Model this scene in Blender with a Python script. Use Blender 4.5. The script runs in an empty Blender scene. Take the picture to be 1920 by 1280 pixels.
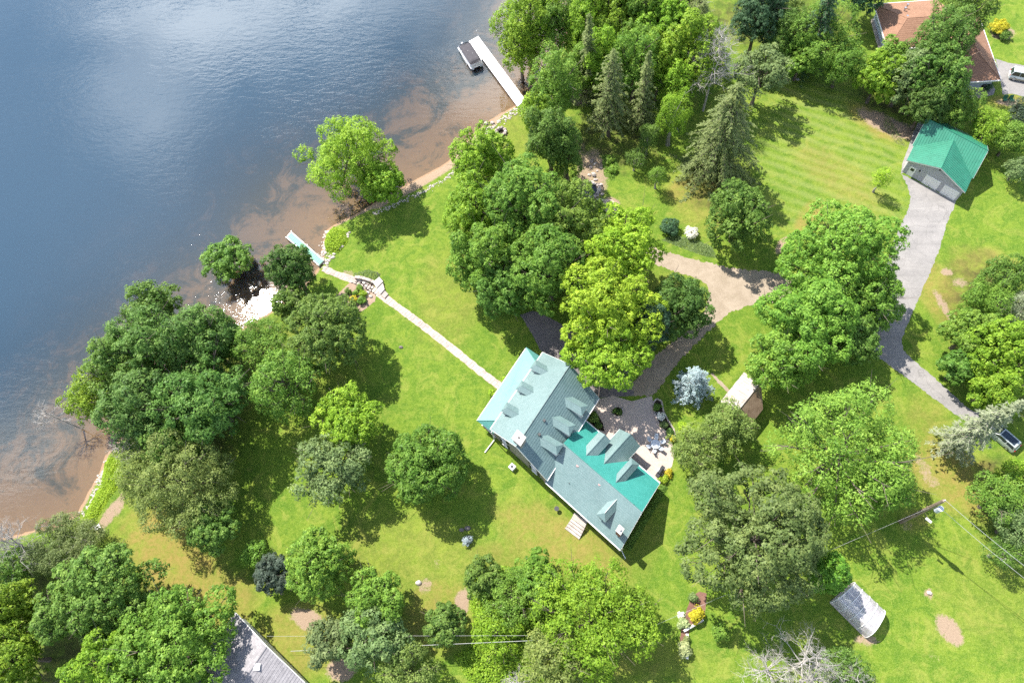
import bpy, math, random
import numpy as np
from math import radians as R_
S = bpy.context.scene
COL = S.collection
rad = math.radians

# ------------------------------------------------------------------ camera
CAM_H, FPX, NAD = 100.0, 1280.0, (1080.0, 1250.0)      # metres above ground, focal length in photo pixels, nadir point
_dn = np.array([NAD[0]-960, -(NAD[1]-640), -FPX]); _dn /= np.linalg.norm(_dn)
_up = -_dn
_yv = np.array([0, 1, 0.])-_up*_up[1]; _yv /= np.linalg.norm(_yv)
_xv = np.cross(_yv, _up)
ROT = np.array([_xv, _yv, _up])                         # camera axes -> world
CAMP = np.array([0, 0, CAM_H])
cam = bpy.data.cameras.new('camera'); cam_o = bpy.data.objects.new('camera', cam); COL.objects.link(cam_o)
cam.sensor_width = 36; cam.lens = 24; cam.clip_start = 1; cam.clip_end = 6000
import mathutils
cam_o.matrix_world = mathutils.Matrix([list(ROT[i])+[CAMP[i]] for i in range(3)]+[[0, 0, 0, 1]])
S.camera = cam_o

# ------------------------------------------------------------------ sun, sky, exposure
SUN_EL, SUN_SHADOW_AZ = 53.0, -45.5                     # elevation; direction in which shadows fall
W = bpy.data.worlds.new('World'); S.world = W; W.use_nodes = True
nt = W.node_tree; nt.nodes.clear()
def wn(t, **k):
    n = nt.nodes.new(t)
    for a, b in k.items(): setattr(n, a, b)
    return n
sky = wn('ShaderNodeTexSky', sky_type='NISHITA', sun_disc=False)
sky.sun_elevation = rad(SUN_EL); sky.altitude = 200; sky.air_density = 1.0; sky.dust_density = 0.6; sky.ozone_density = 1.2
_sd = (-math.cos(rad(SUN_SHADOW_AZ)), -math.sin(rad(SUN_SHADOW_AZ)))     # horizontal direction towards the sun
sky.sun_rotation = math.atan2(_sd[0], _sd[1])
CLOUDZ = 4.1
# broken white fair-weather clouds all over the sky (the lake mirrors them)
tc = wn('ShaderNodeTexCoord'); sep = wn('ShaderNodeSeparateXYZ'); nt.links.new(tc.outputs['Generated'], sep.inputs[0])
zz = wn('ShaderNodeMath', operation='MAXIMUM'); zz.inputs[1].default_value = 0.06; nt.links.new(sep.outputs[2], zz.inputs[0])
dv = []
for i in (0, 1):
    d = wn('ShaderNodeMath', operation='DIVIDE'); nt.links.new(sep.outputs[i], d.inputs[0]); nt.links.new(zz.outputs[0], d.inputs[1]); dv.append(d)
cb = wn('ShaderNodeCombineXYZ'); nt.links.new(dv[0].outputs[0], cb.inputs[0]); nt.links.new(dv[1].outputs[0], cb.inputs[1])
cb.inputs[2].default_value = CLOUDZ
cn = wn('ShaderNodeTexNoise'); cn.inputs['Scale'].default_value = 1.25; cn.inputs['Detail'].default_value = 6; cn.inputs['Roughness'].default_value = .55
va = wn('ShaderNodeVectorMath', operation='ADD'); va.inputs[1].default_value = (.2, -.05, 0); nt.links.new(cb.outputs[0], va.inputs[0])
nt.links.new(va.outputs[0], cn.inputs['Vector'])
cr = wn('ShaderNodeMapRange'); cr.inputs[1].default_value = .555; cr.inputs[2].default_value = .68; nt.links.new(cn.outputs['Fac'], cr.inputs[0])
mx = wn('ShaderNodeMix', data_type='RGBA'); nt.links.new(cr.outputs[0], mx.inputs['Factor']); nt.links.new(sky.outputs[0], mx.inputs['A'])
mx.inputs['B'].default_value = (25, 25.5, 26.2, 1)
bg = wn('ShaderNodeBackground'); bg.inputs['Strength'].default_value = 0.115; nt.links.new(mx.outputs['Result'], bg.inputs['Color'])
wo = wn('ShaderNodeOutputWorld'); nt.links.new(bg.outputs[0], wo.inputs[0])
sl = bpy.data.lights.new('sun', 'SUN'); sl.energy = 5.0; sl.angle = rad(.5); sl.color = (1, .95, .86)
so = bpy.data.objects.new('sun', sl); COL.objects.link(so)
_sv = mathutils.Vector((_sd[0]*math.cos(rad(SUN_EL)), _sd[1]*math.cos(rad(SUN_EL)), math.sin(rad(SUN_EL))))
so.rotation_euler = _sv.to_track_quat('Z', 'Y').to_euler(); so.location = (0, 0, 300)
S.view_settings.view_transform = 'Standard'; S.view_settings.look = 'None'; S.view_settings.gamma = 1
S.view_settings.use_curve_mapping = False; S.view_settings.exposure = 1.10
S.render.engine = 'CYCLES'; S.cycles.max_bounces = 6; S.cycles.transparent_max_bounces = 8
S.cycles.diffuse_bounces = 3; S.cycles.use_denoising = False

# ------------------------------------------------------------------ geometry helpers
def P(x, y, z=0.0):
    """the point at height z that the photograph shows at pixel x, y"""
    d = ROT@np.array([x-960., -(y-640.), -FPX]); t = (z-CAM_H)/d[2]
    return CAMP+d*t
def depth(w): return -(ROT.T@(np.asarray(w)-CAMP))[2]
def ppm(w): return FPX/depth(w)                         # pixels per metre there
def V(*a): return np.array(a, float)
def nrm(a): return np.asarray(a, float)/np.linalg.norm(a)

ICO_V = []; ICO_F = []
def _ico():
    import bmesh
    bm = bmesh.new(); bmesh.ops.create_icosphere(bm, subdivisions=2, radius=1)
    for v in bm.verts: ICO_V.append(tuple(v.co))
    for f in bm.faces: ICO_F.append(tuple(v.index for v in f.verts))
    bm.free()
_ico(); ICO_V = np.array(ICO_V)
ICO1_V, ICO1_F = None, None
def _ico1():
    import bmesh
    bm = bmesh.new(); bmesh.ops.create_icosphere(bm, subdivisions=1, radius=1)
    v = np.array([tuple(a.co) for a in bm.verts]); f = [tuple(b.index for b in a.verts) for a in bm.faces]
    bm.free(); return v, f
ICO1_V, ICO1_F = _ico1()

ROOTLOC = {}
class MB:
    """collects faces and links them as ONE mesh object"""
    def __init__(s): s.v = []; s.f = []; s.uv = []; s.m = []; s.cur = 0
    def add(s, vs, fs, uvs=None):
        o = len(s.v); s.v += [tuple(map(float, p)) for p in vs]
        for i, f in enumerate(fs):
            s.f.append([o+j for j in f]); s.uv.append(uvs[i] if uvs else None); s.m.append(s.cur)
        return s
    def box(s, c, a, b, h):
        """c centre, a b h half vectors"""
        c, a, b, h = map(np.asarray, (c, a, b, h))
        vs = [c-a-b-h, c+a-b-h, c+a+b-h, c-a+b-h, c-a-b+h, c+a-b+h, c+a+b+h, c-a+b+h]
        return s.add(vs, [(3, 2, 1, 0), (4, 5, 6, 7), (0, 1, 5, 4), (1, 2, 6, 5), (2, 3, 7, 6), (3, 0, 4, 7)])
    def abox(s, c, sx, sy, sz): return s.box(c, (sx/2, 0, 0), (0, sy/2, 0), (0, 0, sz/2))
    def prism(s, top, dz, axes=None):
        """polygon of 3-D points (counter-clockwise from above) dropped by dz (a number or a vector)"""
        n = len(top); d = V(0, 0, dz) if np.isscalar(dz) else np.asarray(dz)
        top = [np.asarray(p, float) for p in top]; bot = [p-d for p in top]
        fs = [tuple(range(n)), tuple(range(2*n-1, n-1, -1))]+[(i, n+i, n+(i+1) % n, (i+1) % n) for i in range(n)]
        uvs = None
        if axes:
            e, u = axes
            uvs = [[(float(p@e), float(p@u)) for p in top]]+[None]*(n+1)
        return s.add(top+bot, fs, uvs)
    def quad(s, a, b, c, d): return s.add([a, b, c, d], [(0, 1, 2, 3)])
    def tube(s, pts, rs, n=6, caps=True):
        pts = [np.asarray(p, float) for p in pts]
        if np.isscalar(rs): rs = [rs]*len(pts)
        vs = []; fs = []
        for i, p in enumerate(pts):
            t = nrm(pts[min(i+1, len(pts)-1)]-pts[max(i-1, 0)])
            a = np.cross(t, V(0, 0, 1) if abs(t[2]) < .9 else V(1, 0, 0)); a = nrm(a); b = np.cross(t, a)
            for k in range(n):
                w = 2*math.pi*k/n; vs.append(p+rs[i]*(math.cos(w)*a+math.sin(w)*b))
        for i in range(len(pts)-1):
            for k in range(n):
                k2 = (k+1) % n; fs.append((i*n+k, i*n+k2, (i+1)*n+k2, (i+1)*n+k))
        if caps: fs += [tuple(range(n-1, -1, -1)), tuple(range((len(pts)-1)*n, len(pts)*n))]
        return s.add(vs, fs)
    def cyl(s, c, r, h, n=12, r2=None): c = np.asarray(c, float); return s.tube([c, c+V(0, 0, h)], [r, r if r2 is None else r2], n)
    def ring(s, c, r0, r1, h, n=20):
        c = np.asarray(c, float); vs = []; fs = []
        for k in range(n):
            w = 2*math.pi*k/n; d = V(math.cos(w), math.sin(w), 0)
            vs += [c+d*r0, c+d*r1, c+d*r1+V(0, 0, h), c+d*r0+V(0, 0, h)]
        for k in range(n):
            a, b = 4*k, 4*((k+1) % n)
            fs += [(a+i, b+i, b+(i+1) % 4, a+(i+1) % 4) for i in range(4)]
        return s.add(vs, fs)
    def blob(s, c, r, rng, j=.18, lo=False):
        iv, jf = (ICO1_V, ICO1_F) if lo else (ICO_V, ICO_F)
        k = 1+j*rng.standard_normal((len(iv), 1)); v = iv*k*np.asarray(r)+np.asarray(c)
        return s.add(v, jf)
    def build(s, name, mats, parent=None, smooth=False, loc=None):
        me = bpy.data.meshes.new(name)
        base = np.array(loc if loc is not None else (ROOTLOC[parent.name] if parent else (0, 0, 0)), float)
        me.from_pydata([tuple(np.array(p)-base) for p in s.v], [], s.f)
        if not isinstance(mats, (list, tuple)): mats = [mats]
        for m in mats: me.materials.append(m)
        if len(mats) > 1: me.polygons.foreach_set('material_index', s.m)
        if any(u is not None for u in s.uv):
            ul = me.uv_layers.new(name='UVMap')
            for p, u in zip(me.polygons, s.uv):
                if u:
                    for li, c in zip(p.loop_indices, u): ul.data[li].uv = c
        if smooth: me.polygons.foreach_set('use_smooth', [True]*len(me.polygons))
        me.update()
        o = bpy.data.objects.new(name, me); COL.objects.link(o)
        if parent: o.parent = parent; ROOTLOC[o.name] = ROOTLOC[parent.name]
        else:
            o.location = base; ROOTLOC[o.name] = tuple(base)
        return o
def tag(o, label=None, cat=None, group=None, kind=None):
    if label: o['label'] = label
    if cat: o['category'] = cat
    if group: o['group'] = group
    if kind: o['kind'] = kind
    return o
def thing(name, label, cat, loc, group=None):
    o = bpy.data.objects.new(name, None); COL.objects.link(o); o.location = tuple(map(float, loc)); o.empty_display_size = .3
    ROOTLOC[o.name] = tuple(map(float, loc)); return tag(o, label, cat, group)
def copy_tree(o, loc, rotz=0, label=None):
    r = o.copy(); COL.objects.link(r); r.location = tuple(map(float, loc)); r.rotation_euler = (0, 0, rotz); ROOTLOC[r.name] = tuple(map(float, loc))
    if label: r['label'] = label
    for ch in list(o.children):
        c = ch.copy(); COL.objects.link(c); c.parent = r
        for g in list(ch.children):
            d = g.copy(); COL.objects.link(d); d.parent = c
    return r

# ------------------------------------------------------------------ materials
class NT:
    def __init__(s, name):
        s.m = bpy.data.materials.new(name); s.m.use_nodes = True; s.t = s.m.node_tree; s.t.nodes.clear()
        s.out = s.t.nodes.new('ShaderNodeOutputMaterial')
    def n(s, ty, ins=None, **k):
        n = s.t.nodes.new(ty)
        for a, b in k.items(): setattr(n, a, b)
        for a, b in (ins or {}).items(): s.set(n.inputs[a], b)
        return n
    def set(s, i, v):
        if isinstance(v, bpy.types.NodeSocket): s.t.links.new(v, i)
        elif isinstance(v, bpy.types.Node): s.t.links.new(v.outputs[0], i)
        else:
            if isinstance(v, (tuple, list)) and len(v) == 3 and i.type == 'RGBA': v = (*v, 1)
            i.default_value = v
    def mix(s, f, a, b, mode='MIX'):
        n = s.n('ShaderNodeMix', data_type='RGBA', blend_type=mode)
        s.set(n.inputs['Factor'], f); s.set(n.inputs['A'], a); s.set(n.inputs['B'], b); return n.outputs['Result']
    def math(s, op, a, b=0.0, c=None):
        n = s.n('ShaderNodeMath', operation=op); s.set(n.inputs[0], a); s.set(n.inputs[1], b)
        if c is not None: s.set(n.inputs[2], c)
        return n.outputs[0]
    def mr(s, v, a, b, c=0., d=1.):
        n = s.n('ShaderNodeMapRange'); s.set(n.inputs[0], v)
        for i, x in enumerate((a, b, c, d)): n.inputs[i+1].default_value = x
        return n.outputs[0]
    def pos(s): return s.n('ShaderNodeNewGeometry').outputs['Position']
    def noise(s, scale, detail=3, rough=.5, vec=None, dist=0.):
        n = s.n('ShaderNodeTexNoise'); n.inputs['Scale'].default_value = scale; n.inputs['Detail'].default_value = detail
        n.inputs['Roughness'].default_value = rough; n.inputs['Distortion'].default_value = dist
        s.set(n.inputs['Vector'], vec if vec is not None else s.pos()); return n.outputs['Fac']
    def mapping(s, vec, rot=(0, 0, 0), scale=(1, 1, 1)):
        n = s.n('ShaderNodeMapping'); s.set(n.inputs[0], vec); n.inputs['Rotation'].default_value = rot; n.inputs['Scale'].default_value = scale
        return n.outputs[0]
    def bump(s, h, strength=.3, dist=.05):
        n = s.n('ShaderNodeBump'); n.inputs['Strength'].default_value = strength; n.inputs['Distance'].default_value = dist
        s.set(n.inputs['Height'], h); return n.outputs[0]
    def attr(s, name, which='Fac'): return s.n('ShaderNodeAttribute', attribute_name=name).outputs[which]
    def principled(s, color, rough=.7, spec=.3, metal=0., normal=None, **k):
        b = s.n('ShaderNodeBsdfPrincipled'); s.set(b.inputs['Base Color'], color); s.set(b.inputs['Roughness'], rough)
        b.inputs['Specular IOR Level'].default_value = spec; b.inputs['Metallic'].default_value = metal
        if normal is not None: s.set(b.inputs['Normal'], normal)
        for a, v in k.items(): s.set(b.inputs[a], v)
        return b
    def done(s, sh): s.t.links.new(sh.outputs[0] if isinstance(sh, bpy.types.Node) else sh, s.out.inputs[0]); return s.m
MATS = {}
def plain(name, c, rough=.7, spec=.3, metal=0., var=.25, scale=1.5, bump=0.):
    """one colour with grain and wear"""
    if name in MATS: return MATS[name]
    t = NT(name); f = t.noise(scale, 5, .65); g = t.noise(scale*9, 2)
    f2 = t.mr(t.math('ADD', f, t.math('MULTIPLY', g, .5)), .45, 1.05)
    lo = tuple(x*(1-var) for x in c); hi = tuple(min(1, x*(1+var*.7)) for x in c)
    col = t.mix(f2, lo, hi)
    nm = t.bump(g, bump, .02) if bump else None
    MATS[name] = t.done(t.principled(col, rough, spec, metal, nm)); return MATS[name]
def wood(name, c, c2, rough=.8):
    t = NT(name); p = t.pos(); f = t.noise(.9, 4, .6, p); g = t.noise(14, 3, .6, p)
    col = t.mix(t.mr(f, .35, .65), c, c2); col = t.mix(t.mr(g, .4, .75, 0, .45), col, tuple(x*.5 for x in c))
    return t.done(t.principled(col, rough, .25, 0, t.bump(g, .4, .02)))
def glass(name, c=(.02, .03, .04)):
    t = NT(name); return t.done(t.principled(c, .06, .8))
# ------------------------------------------------------------------ the ground, the lake, drives and paths
def pxs(L, z=0.0): return [P(x, y, z) for x, y in L]
def seg_dist(pts, poly, closed=False):
    d = np.full(len(pts), 1e9); poly = np.asarray(poly, float)[:, :2]; n = len(poly)
    for i in range(n if closed else n-1):
        a, b = poly[i], poly[(i+1) % n]; ab = b-a
        t = np.clip(((pts-a)@ab)/(ab@ab+1e-12), 0, 1)
        d = np.minimum(d, np.hypot(*(pts-a-t[:, None]*ab).T))
    return d
def inside(pts, poly):
    poly = np.asarray(poly, float)[:, :2]; r = np.zeros(len(pts), bool); n = len(poly)
    for i in range(n):
        (x1, y1), (x2, y2) = poly[i], poly[(i+1) % n]
        if y1 == y2: continue
        c = ((y1 > pts[:, 1]) != (y2 > pts[:, 1])) & (pts[:, 0] < (x2-x1)*(pts[:, 1]-y1)/(y2-y1)+x1); r ^= c
    return r
WL = -.35                                               # lake level
SHORE = [(-420, 1230), (-150, 1080), (0, 1008), (60, 998), (115, 985), (145, 962), (165, 925), (188, 882), (202, 850), (245, 800), (300, 740), (350, 700),
         (410, 650), (470, 608), (530, 568), (575, 528), (596, 499), (606, 482), (605, 455), (612, 432), (650, 408), (700, 382), (735, 362), (765, 346),
         (803, 326), (840, 302), (870, 274), (892, 251), (912, 232), (938, 214), (963, 200), (985, 187), (1012, 150), (1035, 110), (1065, 60), (1090, 10), (1115, -60), (1150, -170)]
shore = [p[:2] for p in pxs(SHORE, WL)]
shore += [shore[-1]+V(60, 300), shore[-1]+V(300, 2500)]
land_poly = [V(-2500, -2500), V(-2500, shore[0][1]-60), shore[0]+V(-60, -20)]+shore+[V(2500, 2500), V(2500, -2500)]
def smooth_noise(pts, s, seed):
    r = np.random.default_rng(seed); o = np.zeros(len(pts))
    for k in range(6):
        a = r.uniform(0, 6.28); f = s*r.uniform(.6, 1.6); o += np.sin(pts[:, 0]*f*math.cos(a)+pts[:, 1]*f*math.sin(a)+r.uniform(0, 6.28))
    return o/6
def land_sd(pts):
    d = seg_dist(pts, shore); d = np.where(inside(pts, land_poly), d, -d); return d+.5*smooth_noise(pts, .9, 5)
def bed_depth(u, pts):
    """depth below lake level at distance u from the shore"""
    return np.where(u < 17, .045*u, .765+.15*(u-17))*(1+.12*smooth_noise(pts, .12, 8))
def height_at(pts):
    d = land_sd(pts)
    z = np.where(d > 2.4, 0, np.where(d > 0, WL*(1-np.clip(d, 0, 2.4)/2.4)**1.3, WL-np.minimum(bed_depth(-d, pts), 6)))
    return z, d
def axis(a, b, st, far):
    f = list(np.arange(a, b+st/2, st)); g = []; s = st; x = b
    while x < far: s *= 1.5; x += s; g.append(x)
    h = []; s = st; x = a
    while x > -far: s *= 1.5; x -= s; h.append(x)
    return np.array(h[::-1]+f+g)
gx, gy = axis(-122, 106, .5, 2400), axis(-14, 146, .5, 2400)
GX, GY = np.meshgrid(gx, gy); pts = np.stack([GX.ravel(), GY.ravel()], 1)
gz, gsd = height_at(pts)
def grid_mesh(name, nx, ny, co):
    me = bpy.data.meshes.new(name); me.vertices.add(len(co)); me.vertices.foreach_set('co', co.astype(np.float32).ravel())
    i = np.arange((nx-1)*(ny-1)); r, c = i//(nx-1), i % (nx-1); a = r*nx+c
    q = np.stack([a, a+1, a+nx+1, a+nx], 1).astype(np.int32)
    me.loops.add(q.size); me.loops.foreach_set('vertex_index', q.ravel()); me.polygons.add(len(q))
    me.polygons.foreach_set('loop_start', np.arange(0, q.size, 4, dtype=np.int32)); me.polygons.foreach_set('use_smooth', np.ones(len(q), bool))
    me.update(calc_edges=True); return me
def soft(pts, poly, w): 
    d = seg_dist(pts, poly, True); d = np.where(inside(pts, poly), -d, d); return np.clip(.5-d/w, 0, 1)
def ell(cx, cy, rx, ry, rot=0.):
    """soft ellipse given in photo pixels"""
    c = P(cx, cy); k = ppm(c); a, b = rx/k, ry/k/.93; q = pts-c[:2]; w = -rad(rot); u = q[:, 0]*math.cos(w)-q[:, 1]*math.sin(w); v = q[:, 0]*math.sin(w)+q[:, 1]*math.cos(w)
    d = np.hypot(u/a, v/b)+.18*smooth_noise(pts, 2.2, int(cx)) ; return np.clip((1.25-d)/.5, 0, 1)
near = np.ones(len(pts))
dry = np.zeros(len(pts)); dirt = np.zeros(len(pts)); dark = np.zeros(len(pts))
for e, k in [((1050, 1015, 130, 45, -25), .8), ((960, 1040, 90, 25, 0), .5), ((330, 1060, 150, 60, -40), 1.), ((420, 1130, 60, 50, 0), .8), ((1800, 900, 60, 90, 60), .9), ((1770, 560, 40, 90, 20), .8),
             ((1760, 870, 30, 60, 0), .8), ((1520, 410, 45, 20, 60), .9), ((1640, 230, 60, 22, -50), .9), ((560, 1200, 90, 60, 0), .7), ((760, 1040, 140, 70, 0), .3), ((1320, 380, 60, 60, 0), .5),
             ((960, 250, 35, 60, 0), .3), ((840, 560, 60, 100, 0), .3), ((1570, 330, 40, 90, 40), .45), ((640, 680, 60, 70, 0), .1), ((1840, 500, 60, 40, 0), .6), ((1195, 1010, 40, 60, 0), .25), ((1290, 360, 40, 30, 0), .8),
             ((1225, 560, 100, 60, 0), .3), ((1740, 800, 40, 60, 0), .4), ((1890, 190, 35, 16, 0), .8), ((820, 1150, 60, 60, 0), .7), ((1715, 975, 26, 20, 0), .5), ((1860, 1110, 90, 90, 0), .15), ((1120, 1230, 200, 30, 0), .3)]:
    dry = np.maximum(dry, k*ell(*e))
for e, k in [((866, 1130, 15, 24, 0), 1.), ((575, 1160, 36, 16, -20), 1.), ((640, 1255, 30, 20, 0), .9), ((1780, 1180, 21, 27, 30), 1.), ((1742, 1112, 8, 9, 0), .9), ((798, 1097, 15, 13, 0), .7), ((1890, 192, 22, 8, 0), .9),
             ((1145, 388, 17, 20, 0), 1.2), ((1665, 235, 22, 60, 50), .9), ((1700, 245, 30, 20, 0), .6), ((205, 965, 12, 34, -20), .9), ((225, 945, 9, 22, 0), .8), ((1465, 460, 8, 22, -30), .9), ((1770, 575, 8, 40, 15), .8), ((1775, 510, 12, 8, 0), .9),
             ((1800, 530, 14, 10, 0), .7), ((1085, 165, 20, 40, 0), 1.), ((1110, 330, 30, 60, 0), .8), ((940, 258, 11, 13, 0), .8), ((1860, 60, 4, 10, 0), .6), ((1880, 62, 22, 18, 0), .9), ((1815, 168, 50, 16, 5), .7), ((1700, 985, 12, 10, 0), .5),
             ((1490, 170, 14, 10, -30), .3), ((1750, 1230, 10, 14, 0), .35), ((1730, 870, 10, 22, 30), .6), ((1742, 895, 14, 22, 30), .55), ((1715, 705, 9, 22, 0), .3), ((650, 515, 14, 10, 0), .6), ((1625, 1200, 22, 9, 0), .8), ((1290, 300, 20, 10, 0), .4),
             ((820, 580, 10, 6, 0), .2), ((745, 652, 4, 4, 0), .5), ((820, 1055, 10, 8, 0), .4), ((1085, 275, 14, 30, 0), .5), ((1870, 245, 30, 14, 0), .5)]:
    dirt = np.maximum(dirt, k*ell(*e))
# sandy beach and the pebbly shore strip
bwid = .9+1.8*ell(840, 310, 190, 110, 0)
beach = np.clip((bwid-gsd)/.7, 0, 1)*np.clip((gsd+2)/1., 0, 1)
dirt = np.maximum(dirt, beach)
# shaded woodland floor: leaf litter under the close-standing trees
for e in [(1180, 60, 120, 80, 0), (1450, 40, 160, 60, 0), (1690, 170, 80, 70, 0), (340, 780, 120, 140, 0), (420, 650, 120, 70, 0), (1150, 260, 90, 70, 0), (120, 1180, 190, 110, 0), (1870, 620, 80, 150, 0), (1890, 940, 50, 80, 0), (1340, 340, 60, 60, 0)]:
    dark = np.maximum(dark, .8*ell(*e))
stripe = soft(pts, pxs([(1450, 170), (1560, 150), (1700, 270), (1700, 420), (1640, 420), (1480, 430), (1410, 300)]), 8)
gm = grid_mesh('ground', len(gx), len(gy), np.stack([pts[:, 0], pts[:, 1], gz], 1))
def vattr(me, name, arr):
    a = me.attributes.new(name, 'FLOAT', 'POINT'); a.data.foreach_set('value', arr.astype(np.float32))
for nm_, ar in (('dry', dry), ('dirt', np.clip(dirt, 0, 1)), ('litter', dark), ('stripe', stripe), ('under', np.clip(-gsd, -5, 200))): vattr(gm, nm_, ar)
t = NT('lawn_grass'); p = t.pos()
n1 = t.noise(.11, 4, .6, p); n2 = t.noise(.55, 5, .65, p, .6); n3 = t.noise(2.1, 5, .75, p, .3); n4 = t.noise(6.5, 4, .8, p)
n5 = t.noise(.28, 4, .7, p, 1.2)
g = t.mix(t.mr(n1, .38, .64), (0.086, 0.157, 0.011), (0.149, 0.207, 0.021))
g = t.mix(t.mr(n2, .42, .60, 0, .9), g, (0.056, 0.127, 0.008))
g = t.mix(t.mr(n5, .51, .65, 0, .75), g, (0.198, 0.222, 0.039))
g = t.mix(t.mr(n3, .5, .68, 0, .6), g, (0.189, 0.245, 0.035))
g = t.mix(t.mr(n3, .32, .48, .6, 0), g, (0.050, 0.103, 0.008))
g = t.mix(t.mr(n4, .48, .68, 0, .6), g, (0.242, 0.303, 0.074))
g = t.mix(t.mr(n4, .30, .47, .65, 0), g, (0.045, 0.087, 0.008))
wv = t.n('ShaderNodeTexWave', wave_type='BANDS', bands_direction='X'); wv.inputs['Scale'].default_value = .16; wv.inputs['Distortion'].default_value = 3.5; wv.inputs['Detail'].default_value = 2
t.set(wv.inputs['Vector'], t.mapping(p, (0, 0, rad(-64))))
g = t.mix(t.math('MULTIPLY', t.attr('stripe'), t.math('MULTIPLY', t.math('MULTIPLY', wv.outputs['Fac'], n2), .85)), g, (.215, .245, .075))
dn = t.math('MULTIPLY', t.attr('dry'), t.mr(t.math('ADD', n2, t.math('MULTIPLY', n3, .8)), .55, 1.05))
g = t.mix(dn, g, t.mix(n3, (.20, .152, .03), (.265, .21, .07)))
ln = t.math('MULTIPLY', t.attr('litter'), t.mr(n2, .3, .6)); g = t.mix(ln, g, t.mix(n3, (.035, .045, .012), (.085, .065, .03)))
df = t.mr(t.math('ADD', t.attr('dirt'), t.math('ADD', t.math('MULTIPLY', t.math('SUBTRACT', n3, .5), 1.5), t.math('MULTIPLY', t.math('SUBTRACT', n4, .5), .9))), .35, .80)
sand = t.mix(t.mr(n4, .3, .7), (.215, .15, .105), (.33, .25, .175))
g = t.mix(df, g, sand)
# lake bed: pale sand near the shore, dark weed in patches and further out
und = t.attr('under'); w1 = t.noise(.13, 6, .72, p, 1.); w2 = t.noise(.9, 4, .65, p, .5)
wf = t.math('ADD', t.mr(und, 1, 22, -.30, .48), t.math('ADD', t.mr(w1, .39, .61, -.14, .66), t.mr(w2, .3, .7, -.2, .25)))
bedc = t.mix(t.mr(wf, .18, .72), t.mix(w2, (.27, .150, .078), (.34, .205, .115)), t.mix(w2, (.065, .058, .04), (.125, .10, .065)))
g = t.mix(t.mr(und, -.5, .3), g, bedc)
bm_ = t.math('ADD', t.math('MULTIPLY', n4, .5), n3)
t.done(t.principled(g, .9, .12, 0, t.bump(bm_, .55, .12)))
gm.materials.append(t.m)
ground = bpy.data.objects.new('ground', gm); COL.objects.link(ground); tag(ground, kind='structure', label='sunlit lawn running down to the sandy lake shore')

# the lake: clear in the shallows, bluish and turbid where it is deep
lx, ly = axis(-150, 12, 1.0, 2300), axis(-10, 150, 1.0, 2300)
LX, LY = np.meshgrid(lx, ly); lp = np.stack([LX.ravel(), LY.ravel()], 1); lz, lsd = height_at(lp)
lm = grid_mesh('lake', len(lx), len(ly), np.stack([lp[:, 0], lp[:, 1], np.full(len(lp), WL)], 1)); vattr(lm, 'deep', np.clip(WL-lz, 0, 20))
t = NT('lake_water'); p = t.pos()
pw = t.mapping(p, (0, 0, rad(24)), (1, 2.6, 1))
a1 = t.noise(.34, 3, .55, pw, .5); a2 = t.noise(1.25, 3, .6, t.mapping(p, (0, 0, rad(30)), (1, 2.2, 1)), .6); a3 = t.noise(.035, 2, .5, p)
hgt = t.math('ADD', t.math('MULTIPLY', a1, .8), t.math('MULTIPLY', a2, .24))
windy = t.mr(a3, .42, .58, .30, 1.1)
bmp = t.n('ShaderNodeBump'); bmp.inputs['Distance'].default_value = .30; t.set(bmp.inputs['Strength'], t.math('MULTIPLY', t.math('MULTIPLY', windy, .22), t.mr(t.attr('deep'), 0., 2.2, .55, 1.))); t.set(bmp.inputs['Height'], hgt)
murk = t.math('SUBTRACT', 1.0, t.math('POWER', 2.718, t.math('MULTIPLY', t.attr('deep'), -.42)))
murk = t.math('ADD', t.math('MULTIPLY', murk, .9), .10)
dif = t.n('ShaderNodeBsdfDiffuse', {'Color': t.mix(t.noise(.05, 3, .5, p), (.020, .050, .082), (.028, .060, .093))})
trn = t.n('ShaderNodeBsdfTransparent', {'Color': (.80, .86, .84)})
body = t.n('ShaderNodeMixShader'); t.set(body.inputs[0], murk); t.t.links.new(trn.outputs[0], body.inputs[1]); t.t.links.new(dif.outputs[0], body.inputs[2])
gls = t.n('ShaderNodeBsdfGlossy', {'Roughness': .025, 'Color': (1, 1, 1)}); t.set(gls.inputs['Normal'], bmp.outputs[0])
fr = t.n('ShaderNodeFresnel', {'IOR': 1.52}); t.set(fr.inputs['Normal'], bmp.outputs[0])
top = t.n('ShaderNodeMixShader'); t.set(top.inputs[0], fr.outputs[0]); t.t.links.new(body.outputs[0], top.inputs[1]); t.t.links.new(gls.outputs[0], top.inputs[2])
t.done(top); lm.materials.append(t.m)
lake = bpy.data.objects.new('lake', lm); COL.objects.link(lake); tag(lake, kind='structure', label='blue rippled lake with sandy shallows')

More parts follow.
